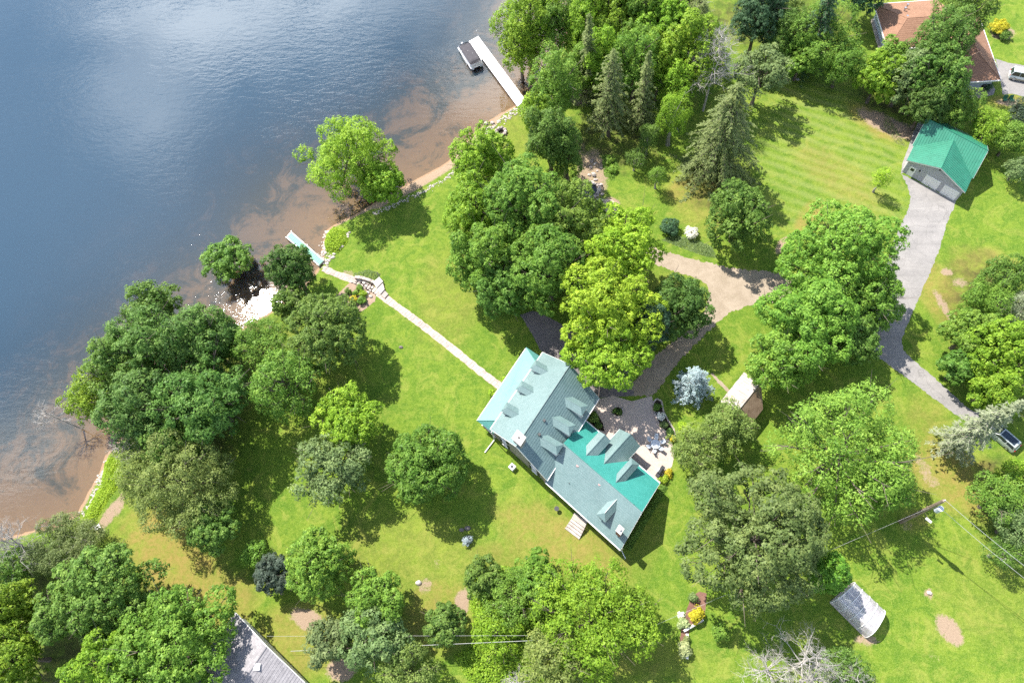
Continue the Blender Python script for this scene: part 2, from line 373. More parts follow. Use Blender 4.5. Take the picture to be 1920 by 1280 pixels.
rng = np.random.default_rng(11)
def ragged(L, step=.5, amp=.1, z=.004, closed=True):
    """a pixel outline turned into a finely and unevenly edged one"""
    w = [p[:2] for p in pxs(L)]; out = []
    for i in range(len(w)):
        a, b = w[i], w[(i+1) % len(w)]; n = max(1, int(np.linalg.norm(b-a)/step)); nn = nrm(V(-(b-a)[1], (b-a)[0]))
        for k in range(n): q = a+(b-a)*k/n+nn*rng.uniform(-amp, amp); out.append(V(q[0], q[1], z))
    ar = sum(out[i][0]*out[(i+1) % len(out)][1]-out[(i+1) % len(out)][0]*out[i][1] for i in range(len(out)))
    return out if ar > 0 else out[::-1]
def sheet(name, L, mat, z, amp=.1, step=.5, label=None):
    o = ragged(L, step, amp, z); m = MB(); m.add(o, [tuple(range(len(o)))]); ob = m.build(name, mat); return tag(ob, label, kind='structure')
def road_mat(name, lo, hi, speck, bumpd=.03, crack=False):
    t = NT(name); p = t.pos(); a = t.noise(.35, 5, .7, p, .6); b = t.noise(4, 5, .8, p); c = t.noise(1.4, 3, .6, p)
    g = t.mix(t.mr(a, .3, .7), lo, hi); g = t.mix(t.mr(b, .52, .75, 0, .6), g, speck); g = t.mix(t.mr(c, .55, .75, 0, .35), g, tuple(x*.7 for x in lo))
    if crack:
        ve = t.n('ShaderNodeTexVoronoi', feature='DISTANCE_TO_EDGE'); ve.inputs['Scale'].default_value = .32
        wv_ = t.n('ShaderNodeVectorMath', operation='ADD'); t.set(wv_.inputs[0], p); nn_ = t.n('ShaderNodeTexNoise'); nn_.inputs['Scale'].default_value = .8; nn_.inputs['Detail'].default_value = 5; t.set(nn_.inputs['Vector'], p); t.set(wv_.inputs[1], nn_.outputs['Color']); t.set(ve.inputs['Vector'], wv_.outputs[0])
        g = t.mix(t.mr(ve.outputs['Distance'], .003, .014, .38, 0), g, tuple(x*.45 for x in lo))
        st_ = t.noise(.5, 4, .65, t.mapping(p, (0, 0, rad(-62)), (.12, 1.6, 1))); g = t.mix(t.mr(st_, .52, .7, 0, .35), g, tuple(x*.72 for x in lo)); g = t.mix(t.mr(st_, .3, .46, .3, 0), g, speck)
    return t.done(t.principled(g, .9, .2, 0, t.bump(b, .4, bumpd)))
ASPH = road_mat('worn_asphalt', (.20, .19, .185), (.265, .25, .24), (.36, .34, .32), .03, True)
GRAV = road_mat('drive_gravel', (.22, .175, .125), (.32, .262, .20), (.46, .39, .31))
sheet('asphalt_drive', [(1690, 326), (1700, 345), (1707, 368), (1704, 390), (1685, 432), (1668, 475), (1657, 520), (1640, 556), (1600, 575), (1560, 590), (1580, 620), (1620, 640), (1650, 672), (1700, 708), (1745, 742), (1790, 776), (1835, 806), (1860, 780), (1818, 768), (1760, 715), (1718, 680),
      (1694, 656), (1690, 640), (1700, 612), (1722, 560), (1742, 515), (1760, 470), (1775, 420), (1788, 390), (1792, 378)], ASPH, .006, .11, .3, 'pale grey asphalt drive leading to the green roofed garage')
sheet('garage_side_pad', [(1700, 322), (1716, 285), (1722, 255), (1740, 225), (1722, 228), (1712, 250), (1702, 280), (1692, 305), (1689, 326)], ASPH, .010, .05, .4)
sheet('gravel_drive', [(1195, 462), (1230, 466), (1270, 478), (1310, 488), (1350, 498), (1385, 505), (1430, 508), (1480, 515), (1560, 560), (1640, 556), (1560, 592), (1500, 575), (1440, 564), (1405, 572), (1370, 585), (1345, 605), (1322, 626), (1300, 650), (1282, 668), (1255, 698), (1240, 722), (1224, 742),
      (1190, 742), (1185, 720), (1205, 690), (1230, 665), (1262, 640), (1290, 622), (1315, 600), (1322, 575), (1330, 552), (1325, 532), (1300, 520), (1262, 508), (1230, 496), (1195, 486)], GRAV, .004, .22, .3, 'tan gravel drive forking between the tall maples and the blue spruce')
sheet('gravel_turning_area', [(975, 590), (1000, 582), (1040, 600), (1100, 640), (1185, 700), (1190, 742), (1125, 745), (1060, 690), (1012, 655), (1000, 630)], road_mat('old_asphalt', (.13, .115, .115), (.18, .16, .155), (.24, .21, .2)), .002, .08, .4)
sheet('neighbour_drive', [(1866, 110), (1890, 118), (1940, 126), (1990, 130), (1990, 200), (1930, 184), (1898, 176), (1880, 178), (1876, 150)], ASPH, .006, .06, .4)
sheet('neighbour_patio', [(1785, 176), (1800, 158), (1855, 150), (1866, 168), (1862, 178), (1840, 184), (1800, 186)], ASPH, .004, .05, .4)
# brick patio behind the house
t = NT('patio_pavers'); p = t.mapping(t.pos(), (0, 0, rad(40)))
bk = t.n('ShaderNodeTexBrick', {'Color1': (.38, .31, .27), 'Color2': (.47, .39, .34), 'Mortar': (.26, .215, .19), 'Scale': 1., 'Mortar Size': .012, 'Brick Width': .34, 'Row Height': .17, 'Bias': 0.}); t.set(bk.inputs['Vector'], p)
pc = t.mix(t.mr(t.noise(.5, 4, .6), .35, .7, 0, .5), bk.outputs['Color'], (.48, .40, .35)); pc = t.mix(t.mr(t.noise(5, 3), .5, .8, 0, .4), pc, (.31, .25, .215))
PAVE = t.done(t.principled(pc, .85, .25, 0, t.bump(bk.outputs['Fac'], -.4, .01)))
PATIO = [(1097, 800), (1104, 770), (1120, 748), (1150, 742), (1185, 752), (1222, 742), (1226, 757), (1229, 778), (1240, 800), (1253, 818), (1262, 836), (1264, 856), (1260, 874), (1250, 884), (1244, 893), (1237, 908), (1225, 900), (1180, 860), (1140, 830)]
sheet('patio', PATIO, PAVE, .012, .02, .3, 'brown brick patio behind the house')
sheet('shed_path', [(1332, 700), (1337, 699), (1352, 715), (1370, 733), (1366, 737), (1348, 720)], GRAV, .004, .08, .3)
MULCH = road_mat('bark_mulch', (.13, .068, .05), (.21, .115, .085), (.27, .16, .12), .06)
SOIL = road_mat('pale_bed_soil', (.24, .165, .12), (.34, .25, .185), (.42, .33, .26), .06)
t = NT('dark_soil'); MATS['dark_soil'] = t.done(t.principled(t.mix(t.noise(3, 4, .7), (.015, .012, .009), (.05, .04, .03)), .95, .1))
sheet('garden_bed', [(632, 553), (655, 530), (672, 527), (700, 532), (706, 548), (703, 565), (677, 585), (660, 578)], SOIL, .008, .06, .3, 'planted soil bed beside the stone path near the shore')
sheet('mulch_bed', [(1296, 1118), (1312, 1108), (1325, 1112), (1322, 1150), (1318, 1165), (1292, 1178), (1290, 1205), (1286, 1232), (1276, 1225), (1274, 1200), (1279, 1170), (1288, 1140)], MULCH, .008, .05, .3, 'red brown mulch bed along the low timber wall')
sheet('house_corner_bed', [(1098, 782), (1112, 768), (1122, 778), (1130, 792), (1134, 808), (1122, 806)], MATS['dark_soil'], .018, .05, .3)

# stepping path of flagstones from the small dock to the porch
STONE = []
for i, c in enumerate([(.40, .33, .30), (.47, .41, .37), (.33, .285, .26), (.42, .37, .31)]):
    STONE.append(plain('flagstone_%s' % 'abcd'[i], c, .85, .25, 0, .2, 2.2, .3))
path_c = [P(*q)[:2] for q in [(606, 503), (628, 513), (655, 522), (680, 532), (704, 545), (724, 560), (752, 580), (790, 608), (826, 636), (860, 663), (893, 690), (920, 711), (938, 724)]]
def along(poly):
    s = [0]
    for a, b in zip(poly, poly[1:]): s.append(s[-1]+np.linalg.norm(b-a))
    def f(d):
        for i in range(len(s)-1):
            if d <= s[i+1] or i == len(s)-2:
                k = (d-s[i])/(s[i+1]-s[i]); t = nrm(poly[i+1]-poly[i]); return poly[i]+(poly[i+1]-poly[i])*k, t
    return s[-1], f
PL, pf = along(path_c)
m = MB(); L_, R2_ = [], []
for i in range(90):
    c, tt = pf(PL*i/89); n_ = V(-tt[1], tt[0]); w = .62+rng.uniform(-.08, .08); L_.append(V(*(c+n_*w), .008)); R2_.append(V(*(c-n_*w), .008))
m.add(R2_+L_[::-1], [(i, i+1, 2*90-2-i, 2*90-1-i) for i in range(89)])
spath = tag(m.build('stone_path', road_mat('path_grit', (.36, .27, .235), (.46, .36, .315), (.52, .44, .39))), 'narrow flagstone path from the shore to the porch', kind='structure')
d = .15; FST = []
while d < PL-.3:
    rowh = rng.uniform(.5, .8)
    k = rng.integers(1, 4); cuts = np.sort(rng.uniform(-.25, .25, k-1)) if k > 1 else []; ed = [-.58, *[c*1.3 for c in cuts], .58]
    for a, b in zip(ed, ed[1:]):
        if b-a < .18: continue
        c, tt = pf(d+rowh/2); n_ = V(-tt[1], tt[0]); cc = c+n_*(a+b)/2; hw, hh = (b-a)/2-.03, rowh/2-.03; N = 9; ring = []
        for q in range(N):
            w = 2*math.pi*q/N; e = (abs(math.cos(w))**3+abs(math.sin(w))**3)**(-1/3)*rng.uniform(.86, 1.02)
            ring.append(V(*(cc+n_*hw*e*math.cos(w)-tt*hh*e*math.sin(w)), .035+rng.uniform(0, .015)))
        if (ring[1]-ring[0])[0]*(ring[2]-ring[1])[1]-(ring[1]-ring[0])[1]*(ring[2]-ring[1])[0] < 0: ring = ring[::-1]
        mm = MB(); mm.prism(ring, .03); mm.build('flagstone', STONE[int(rng.integers(4))], spath)
    d += rowh
# ------------------------------------------------------------------ plants
t = NT('foliage'); oc = t.n('ShaderNodeObjectInfo').outputs['Color']; tone = t.attr('tone')
hs = t.n('ShaderNodeHueSaturation'); t.set(hs.inputs['Hue'], t.mr(tone, 0, 1, .515, .478)); t.set(hs.inputs['Saturation'], t.mr(tone, 0, 1, 1.02, .98)); t.set(hs.inputs['Value'], t.mr(tone, 0, 1, .62, 1.5)); t.set(hs.inputs['Color'], oc)
pb = t.principled(hs.outputs[0], .5, .16); tl = t.n('ShaderNodeBsdfTranslucent'); t.set(tl.inputs[0], t.mix(1., hs.outputs[0], (1., 1.05, .55), 'MULTIPLY'))
ms = t.n('ShaderNodeMixShader'); ms.inputs[0].default_value = .30; t.t.links.new(pb.outputs[0], ms.inputs[1]); t.t.links.new(tl.outputs[0], ms.inputs[2]); LEAF = t.done(ms)
BARK = wood('bark', (.11, .085, .07), (.19, .155, .13)); DEADWOOD = wood('bare_deadwood', (.34, .31, .285), (.47, .44, .41))
PALEBARK = wood('pale_bark', (.26, .235, .21), (.38, .35, .32))

def leaf_obj(name, parent, C, N, size, aspect, tone, color, T=None, base=None, smooth=False):
    n = len(C); rg = np.random.default_rng(n)
    N = N/np.linalg.norm(N, axis=1, keepdims=True)
    if T is None: T = rg.standard_normal((n, 3))
    T = T-N*np.sum(T*N, 1, keepdims=True); T /= np.linalg.norm(T, axis=1, keepdims=True)+1e-9
    B = np.cross(N, T); s = size[:, None]; h = s*.5
    base = np.zeros(3) if base is None else base
    w = B*h*aspect*1.12; v = np.stack([C+T*h, C-T*h*.68+w, C-T*h*.62-w], 1).reshape(-1, 3)-base
    me = bpy.data.meshes.new(name); me.vertices.add(3*n); me.vertices.foreach_set('co', v.astype(np.float32).ravel())
    me.loops.add(3*n); me.loops.foreach_set('vertex_index', np.arange(3*n, dtype=np.int32)); me.polygons.add(n)
    me.polygons.foreach_set('loop_start', np.arange(0, 3*n, 3, dtype=np.int32)); me.update(calc_edges=True)
    a = me.attributes.new('tone', 'FLOAT', 'FACE'); a.data.foreach_set('value', np.clip(tone, 0, 1).astype(np.float32)); me.materials.append(LEAF)
    o = bpy.data.objects.new(name, me); COL.objects.link(o); o.color = (*color, 1)
    if parent: o.parent = parent; ROOTLOC[o.name] = ROOTLOC[parent.name]
    return o
def unit(r, n):
    d = r.standard_normal((n, 3)); return d/np.linalg.norm(d, axis=1, keepdims=True)
def crown_points(r, rx, ry, rz, lobes, clump, leaf, leaves, dens=1., droop=0., spread=1., gap=0.):
    """leaves of a broad-leaved crown: domed sprays of leaves set on boughs of uneven reach; returns centres, normals, size, tone, bough centres"""
    ld = []; tries = 0; mind = 1.9/math.sqrt(lobes)
    while len(ld) < lobes and tries < 4000:
        d = unit(r, 1)[0]; tries += 1
        if d[2] < -.5 or (ld and min(np.linalg.norm(d-e) for e in ld) < mind*(1 if tries < 1500 else .6)): continue
        ld.append(d)
    ld = np.array(ld); lobes = len(ld); lr = r.uniform(.20, .40, lobes)*(16/lobes)**.35; reach = r.normal(1., .10 if gap >= 0 else .03, lobes).clip(.78, 1.2); lc = ld*(reach-lr*.85)[:, None]
    lc = np.vstack([lc, [[0, 0, 0.]]]); lr = np.append(lr, .60)
    sc = V(rx, ry, rz); area = 4*math.pi*((rx*rz+ry*rz+rx*ry)/3)*1.3; nc = int(dens*area/(clump*clump*1.75))
    k = nc*5; li = r.choice(lobes+1, k, p=lr**2/np.sum(lr**2)); d = unit(r, k); p = lc[li]+d*lr[li][:, None]*r.uniform(.80, 1.12, k)[:, None]
    ok = np.ones(k, bool)
    for j in range(lobes+1): ok &= (np.linalg.norm(p-lc[j], axis=1) > lr[j]*.80) | (li == j)
    ok &= (d[:, 2] > -.35) | (r.random(k) < .25); ok &= p[:, 2] > -.98
    if gap > 0: ok &= smooth_noise(p[:, :2]*rx, 1.3, int(rx*100)) > -gap
    p, d, li = p[ok][:nc], d[ok][:nc], li[ok][:nc]
    inn = unit(r, nc//6)*r.uniform(.3, .62, nc//6)[:, None]; p = np.vstack([p, inn]); d = np.vstack([d, unit(r, len(inn))]); li = np.append(li, np.full(len(inn), lobes))
    cc = p*sc; cn = d/sc; cn /= np.linalg.norm(cn, axis=1, keepdims=True)
    n = len(cc); ct = r.normal(.47, .17, n)+.16*(r.random(lobes+1)[li]-.5)
    cr_ = clump*r.uniform(.55, 1.3, n); ax = cn*.6+V(0, 0, .55); ax /= np.linalg.norm(ax, axis=1, keepdims=True)
    lv = np.maximum(4, (leaves*1.42*(cr_/clump)**1.6).astype(int)); ci = np.repeat(np.arange(n), lv); m = len(ci); dd = unit(r, m)
    dd = dd+ax[ci]*1.05; dd /= np.linalg.norm(dd, axis=1, keepdims=True)
    rr = cr_[ci]*np.where(r.random(m) < .8, r.uniform(.72, 1.08, m), r.uniform(.3, 1.3, m))*spread
    C = cc[ci]+dd*rr[:, None]-ax[ci]*(cr_[ci]*.35)[:, None]
    N = dd*.9+unit(r, m)*.42+V(0, 0, .25)
    if droop: C[:, 2] -= droop*r.random(m)**2*clump*2
    return C, N, leaf*.87*(.45+1.0*r.random(m)**1.5), ct[ci]+r.normal(0, .13, m), lc*sc
KIND = {   # lobes, clump radius, leaf size, leaves per clump, density, leaf aspect, droop, spread, gap
    'maple': (22, .54, .36, 17, 1., .8, 0, 1, 0), 'oak': (26, .85, .42, 30, .9, .75, 0, 1, .5), 'ash': (20, .58, .42, 15, .85, .5, .35, 1.2, .5), 'walnut': (24, .72, .50, 17, .85, .40, .5, 1.2, .5),
    'olive': (20, .52, .34, 15, .9, .5, .2, 1.25, .55), 'bush': (7, .36, .27, 16, 1.1, .7, 0, 1, 0), 'round': (34, .58, .34, 19, 1.15, .8, .1, 1, -1), 'wispy': (12, .45, .30, 11, .75, .35, .4, 1.35, .4)}
PALE = dict(ybright=(.225, .365, .028), bright=(.195, .325, .028), lime=(.25, .38, .03), green=(.142, .258, .036), mid=(.112, .205, .036), dark=(.080, .155, .032), deep=(.058, .125, .055), grey=(.155, .225, .078), oak=(.126, .188, .054),
            olive=(.175, .240, .058), tan=(.22, .265, .10), yellow=(.46, .42, .03), blue=(.33, .41, .44), purple=(.072, .110, .068), silver=(.26, .295, .18), spruce=(.160, .205, .070), white=(.80, .78, .74), hosta=(.36, .42, .18))
TR = np.random.default_rng(5)
def trunk_mb(r, h, rad0, limbs, top=.75, lean=(0, 0)):
    m = MB(); n = 5; pts_ = [V(lean[0]*h*k/n+r.normal(0, .06)*k, lean[1]*h*k/n+r.normal(0, .06)*k, h*top*k/n-.05*(k == 0)) for k in range(n+1)]
    m.tube(pts_, [rad0*(1.25 if k == 0 else 1)*(1-.7*k/n) for k in range(n+1)], 7)
    for e in limbs:
        k = r.uniform(.35, .8); a = pts_[0]+(pts_[-1]-pts_[0])*k; mid = a+(e-a)*.55+V(0, 0, -.04*np.linalg.norm(e-a))
        m.tube([a, mid, e], [rad0*.42*(1-.4*k), rad0*.28, rad0*.06], 4, False)
        for j in range(2): f = e+(e-mid)*r.uniform(.1, .4)+r.normal(0, .12*np.linalg.norm(e-a), 3); m.tube([mid+(e-mid)*r.uniform(.2, .8), f], [rad0*.16, .015], 3, False)
    return m
def shift(mb, o): mb.v = [(x+o[0], y+o[1], z+o[2]) for x, y, z in mb.v]; return mb
def tree(kind, cx, cy, rpx, h, col, label, name='maple_tree', cat='tree', group=None, e=1., z0=.14, yr=1., dens=1., mul=1.):
    """cx, cy: middle of the crown in the photograph; rpx: its half width there; h: height in metres; e: height factor of the crown"""
    if group is G1 and rpx > 24: rpx *= 1.16; h += 1.5
    r = np.random.default_rng(int(cx*7+cy*13)); lo = h*z0; zc = (h+lo)/2; c = P(cx, cy, zc); R = rpx/ppm(c)*(1.04 if rpx > 24 else 1.); g = V(c[0], c[1], 0)
    lb, cl, lf, nl, de, asp, dr, sp, gp = KIND[kind]
    if rpx < 45 and kind not in ('bush',): lb = max(6, int(lb*.65)); cl *= .85
    root = thing(name, label, cat, g, group)
    C, N, s, tn, lc = crown_points(r, R, R*yr, (h-lo)/2*e, lb, cl, lf, nl, de*dens, dr, sp, gp)
    C = C+V(0, 0, zc); C[:, 2] = np.maximum(C[:, 2], .06)
    color = np.array(PALE[col])*mul*(1+r.normal(0, .035, 3))
    leaf_obj('crown' if kind != 'bush' else 'foliage', root, C, N, s, asp, tn, color)
    mb = trunk_mb(r, h, max(.05, .022*h+.05 if h > 3 else .04), [q*r.uniform(1.0, 1.32)+V(0, 0, zc) for q in lc[:-1]], .72 if h > 3 else .5)
    shift(mb, g).build('trunk' if kind != 'bush' else 'stem', PALEBARK if kind in ('wispy',) else BARK, root)
    return root
def conifer(tx, ty, h, rpx, col, label, name='spruce_tree', cat='tree', group=None, whorl=.75, droop=.35, leaf=.42, per=9, z0=.06, asp=.34, twist=.16, power=.8, mul=1., skirt=1.0):
    """tx, ty: the tip in the photograph"""
    r = np.random.default_rng(int(tx*3+ty*17)); c = P(tx, ty, h); g = V(c[0], c[1], 0); R = rpx/ppm(c)
    root = thing(name, label, cat, g, group); C, N, T, tn, sz = [], [], [], [], []; mb = MB(); z = h-.3
    mb.tube([V(0, 0, -.05), V(0, 0, h*.5), V(0, 0, h)], [.018*h+.03, .011*h+.02, .02], 7)
    while z > h*z0:
        f = (1-z/h)**power; L = R*f*skirt+.25; nb = int(max(5, 6+5*f)); a0 = r.uniform(0, 6.28)
        for k in range(nb):
            a = a0+2*math.pi*k/nb+r.normal(0, .18); l = L*r.uniform(.5, 1.2); dv = V(math.cos(a), math.sin(a), 0); side = V(-dv[1], dv[0], 0)
            nseg = max(3, int(l*per/1.6)); u = np.sort(r.random(nseg))**.8; dz = .25*u*l*(1-u)-droop*l*u**1.6
            pos = V(0, 0, z)+dv*(u*l)[:, None]; pos[:, 2] += dz
            if l > 1.2 and f > .25: mb.tube([V(0, 0, z), pos[len(u)//2], pos[-1]], [.05, .03, .012], 3, False)
            rep = 3; pos = np.repeat(pos, rep, 0); uu = np.repeat(u, rep); w = (.10+twist*l*(1-uu)*.9+.12)*1.0
            off = r.uniform(-1, 1, len(pos))*w; pos = pos+side*off[:, None]; pos[:, 2] -= np.abs(off)*r.uniform(.1, .7, len(pos)); pos += r.normal(0, .05, pos.shape)
            C.append(pos); N.append(np.tile(V(0, 0, 1.), (len(pos), 1))+dv*.35+r.normal(0, .35, pos.shape)); T.append(dv+side*(np.sign(off)*.8)[:, None]+V(0, 0, -droop))
            tn.append(np.full(len(pos), r.normal(.48, .14))+r.normal(0, .1, len(pos))+.12*(uu-.5)); sz.append(leaf*r.uniform(.7, 1.35, len(pos)))
        z -= whorl*r.uniform(.75, 1.2)*(.55+.6*f)
    C, N, T, tn, sz = map(np.concatenate, (C, N, T, tn, sz)); C[:, 2] = np.maximum(C[:, 2], .05)
    leaf_obj('crown', root, C, N, sz, asp, tn, np.array(PALE[col])*mul, T)
    shift(mb, g).build('trunk', BARK if col != 'silver' else PALEBARK, root); return root
def branchy(m, r, p, d, l, rad0, depth_, up=.15, fork=(2, 4), sides=4):
    n = 3 if depth_ > 1 else 2; q = [p]
    for k in range(n):
        d = nrm(d+r.normal(0, .16, 3)+V(0, 0, up*.2)); q.append(q[-1]+d*l/n)
    m.tube(q, [rad0*(1-.55*k/n) for k in range(n+1)], sides, False)
    if depth_ == 0: return
    for k in range(int(r.integers(*fork))+1):
        u = r.uniform(.3, 1.); i = min(n-1, int(u*n)); s = q[i]+(q[i+1]-q[i])*(u*n-i)
        ax = unit(r, 1)[0]; nd = nrm(d*.75+ax*.75+V(0, 0, up)); branchy(m, r, s, nd, l*r.uniform(.5, .75), rad0*.5, depth_-1, up, fork, max(3, sides-1))
def dead_tree(bx, by, h, label, tilt=(0, 0), spread=.32, group='leafless dead trees', n=16, name='dead_tree', lo=.3, rad0=.17, mul=1.):
    r = np.random.default_rng(int(bx*5+by)); g = P(bx, by); root = thing(name, label, 'tree', g, group); a = V(tilt[0], tilt[1], 0)
    m = MB(); top = V(0, 0, h)+a; m.tube([V(0, 0, -.05), top*.5+r.normal(0, .1, 3), top], [rad0, rad0*.6, .02], 6); shift(m, g).build('trunk', DEADWOOD, root)
    m = MB()
    for k in range(n):
        u = lo+(1-lo)*(k+r.random())/n*.97; w = k*2.4+r.normal(0, .3); l = h*spread*(1.15-u)*r.uniform(.8, 1.25)+.4; d = nrm(V(math.cos(w), math.sin(w), r.uniform(.15, .8)))
        branchy(m, r, top*u, d, l, rad0*.42*(1.15-u)+.03, 3, .12)
    shift(m, g).build('branches', DEADWOOD, root); return root
def weeds(name, L, n, h, leaf, col, label, asp=.6, tonem=.5, kind='stuff', z=0.):
    """low ground cover over a pixel outline"""
    poly = np.array([p[:2] for p in pxs(L)]); a, b = poly.min(0), poly.max(0); r = np.random.default_rng(n+int(L[0][0])); q = r.uniform(a, b, (n*4, 2)); q = q[inside(q, poly)][:n]
    hh = h*(.5+.5*smooth_noise(q, 1.6, 3))*r.uniform(.3, 1., len(q))+.04; ed = np.clip(seg_dist(q, poly, True)/.6, .15, 1); hh *= ed
    C = np.column_stack([q, z+hh]); N = unit(r, len(q))*.7+V(0, 0, 1.); o = leaf_obj(name, None, C, N, leaf*r.uniform(.6, 1.4, len(q)), asp, tonem+r.normal(0, .15, len(q))+.2*smooth_noise(q, 2.5, 9), PALE[col])
    return tag(o, label, kind=kind)

G1, G2, G3, G4 = 'trees crowding the shore beside the long dock', 'tall maples between the house and the shore', 'trees around the brown roofed house', 'trees along the lower left shore'
G5, G6, G7, G8 = 'trees beside the drive and the log shed', 'trees along the right edge', 'trees of the lower lawn', 'trees in the lower left corner'
T_ = tree
# by the long dock
T_('ash', 990, 40, 50, 17, 'bright', 'light green ash leaning over the water just past the long dock', 'ash_tree', group=G1)
T_('ash', 975, 92, 32, 12, 'bright', 'lower light green ash whose outer boughs hang over the lake beside the dock', 'ash_tree', group=G1)
T_('ash', 1048, 52, 36, 15, 'green', 'mid green ash standing just behind the ash that leans over the lake', 'ash_tree', group=G1)
T_('wispy', 1085, 5, 40, 18, 'green', 'loose green tree cut by the top edge nearest the lake', 'ash_tree', group=G1)
T_('ash', 1098, 62, 36, 15, 'bright', 'yellow tipped ash over the sandy landing of the long dock', 'ash_tree', group=G1)
T_('maple', 1150, 38, 42, 16, 'bright', 'bright maple with rusty tips above the thin spruce', group=G1)
T_('maple', 1205, 45, 44, 15, 'green', 'green maple right of the maple with rusty tips', group=G1)
T_('ash', 1165, -8, 44, 16, 'green', 'green ash cut by the top edge above the rusty tipped maple', 'ash_tree', group=G1)
T_('ash', 1245, 5, 36, 15, 'bright', 'light green ash at the top edge left of the bare grey tree', 'ash_tree', group=G1)
T_('olive', 1282, 45, 38, 13, 'tan', 'dusty olive tree touching the bare grey trees at the top', 'olive_tree', group=G1)
T_('maple', 1300, 105, 48, 16, 'bright', 'broad bright green maple below the bare grey trees', group=G1)
T_('ash', 1240, 118, 34, 14, 'bright', 'slender yellow green ash between the thin spruce and the broad bright maple', 'ash_tree', group=G1)
T_('wispy', 1262, 215, 26, 12, 'bright', 'slim young birch rising over the shaded track', 'birch_tree', group=G1)
T_('wispy', 1232, 330, 17, 6, 'green', 'thin sapling with hanging leaves in the shade below the birch', 'birch_tree', group=G1)
T_('ash', 1040, 160, 40, 15, 'green', 'green ash at the landward end of the long dock', 'ash_tree', group=G1)
T_('ash', 1010, 205, 26, 9, 'bright', 'small bright ash overhanging the dock end', 'ash_tree', group=G1)
T_('ash', 1030, 262, 38, 15, 'mid', 'dark drooping ash beside the rocky pond', 'ash_tree', group=G1)
T_('ash', 1062, 285, 26, 12, 'mid', 'narrow dark tree between the drooping ash and the pond', 'ash_tree', group=G1)
conifer(1150, 92, 20, 58, 'spruce', 'thin grey green spruce with a bare lower trunk above the pond', group=G1, z0=.22, mul=1.1, power=.62)
conifer(1386, 155, 21, 98, 'spruce', 'great drooping spruce with long hanging boughs on the lawn edge', group=G1, z0=.05, droop=.5, mul=1.1, per=12, power=.62, whorl=.68)
T_('maple', 1385, 410, 54, 12, 'mid', 'dark green drooping maple beside the gravel drive', group=G5, yr=1.1, z0=.08)
T_('ash', 1130, 118, 36, 14, 'bright', 'light ash tucked behind the tip of the thin spruce', 'ash_tree', group=G1)
T_('ash', 1192, 118, 40, 15, 'green', 'green ash to the right of the thin spruce', 'ash_tree', group=G1)
T_('maple', 1240, 55, 38, 15, 'bright', 'pale maple in the middle of the top woodland', group=G1)
T_('ash', 1095, 130, 28, 11, 'green', 'small ash over the sandy ground left of the thin spruce', 'ash_tree', group=G1)
T_('wispy', 1215, 262, 24, 7, 'mid', 'loose shaded young tree left of the slim birch', 'young_tree', group=G1)
T_('wispy', 1190, 300, 20, 5, 'mid', 'low shaded sapling between the pond and the slim birch', 'young_tree', group=G1)
conifer(1105, 25, 20, 34, 'spruce', 'narrow spruce among the ashes at the top edge near the lake', group=G1, mul=1.1)
conifer(1218, 95, 18, 34, 'spruce', 'narrow spruce between the pale maple and the broad bright maple', group=G1, mul=1.1)
T_('ash', 1268, 160, 28, 11, 'bright', 'light ash above the slim young birch', 'ash_tree', group=G1)
# top right
T_('round', 1422, 36, 46, 15, 'deep', 'blue green dark tree behind the bare grey tree', 'dark_tree', group=G3)
T_('olive', 1465, 65, 40, 12, 'mid', 'dark bushy tree right of the blue green tree at the top', 'dark_tree', group=G3)
T_('olive', 1460, 15, 36, 12, 'olive', 'yellowish green tree at the top edge between dark trees', 'olive_tree', group=G3)
T_('oak', 1428, 135, 46, 12, 'grey', 'grey green oak beside the tip of the great spruce', 'oak_tree', group=G3, z0=.3, dens=.8)
T_('olive', 1540, 72, 58, 13, 'green', 'wide mottled tree left of the brown roofed house', 'broad_tree', group=G3)
T_('olive', 1580, 118, 40, 10, 'green', 'lower mottled tree on the lawn corner left of the brown roofed house', 'broad_tree', group=G3)
T_('maple', 1505, 105, 32, 10, 'green', 'bright edged small maple at the head of the striped lawn', group=G3)
conifer(1570, -40, 19, 60, 'deep', 'black green conifer at the top edge left of the brown roof', 'conifer_tree', group=G3, droop=.3)
T_('round', 1625, -25, 40, 13, 'deep', 'dark tree at the top edge against the corner of the brown roof', 'dark_tree', group=G3)
T_('ash', 1800, 30, 46, 18, 'mid', 'tall dark ash overhanging the middle of the brown roof', 'ash_tree', group=G3)
T_('ash', 1760, 88, 48, 17, 'mid', 'dark tree in front of the brown roof with leaves over its valley', 'ash_tree', group=G3)
T_('maple', 1752, 150, 52, 14, 'mid', 'dense dark maple between the brown roof and the green garage', group=G3)
T_('oak', 1698, 150, 38, 11, 'grey', 'dull grey green oak left of the dense dark maple', 'oak_tree', group=G3)
T_('maple', 1648, 148, 40, 10, 'bright', 'light green maple at the lawn edge below the brown roof', group=G3)
T_('maple', 1676, 108, 28, 8, 'green', 'small green maple against the lower left corner of the brown roof', group=G3)
T_('round', 1735, 200, 38, 10, 'dark', 'dark maple leaning over the back of the green garage roof', group=G3)
T_('olive', 1795, 205, 34, 9, 'green', 'green tree between the green garage and the shaded patio', 'broad_tree', group=G3)
T_('olive', 1848, 240, 32, 7, 'bright', 'light green shrubby tree behind the right corner of the green garage', 'broad_tree', group=G3)
T_('olive', 1895, 262, 32, 7, 'green', 'green shrubby tree at the right edge beyond the green garage', 'broad_tree', group=G3)
T_('olive', 1912, 215, 24, 6, 'purple', 'purplish shrub at the right edge below the two green chairs', 'shrub', 'shrub', group=G3)
T_('olive', 1908, 318, 22, 5, 'grey', 'grey shrub at the right edge level with the garage doors', 'shrub', 'shrub', group=G3)
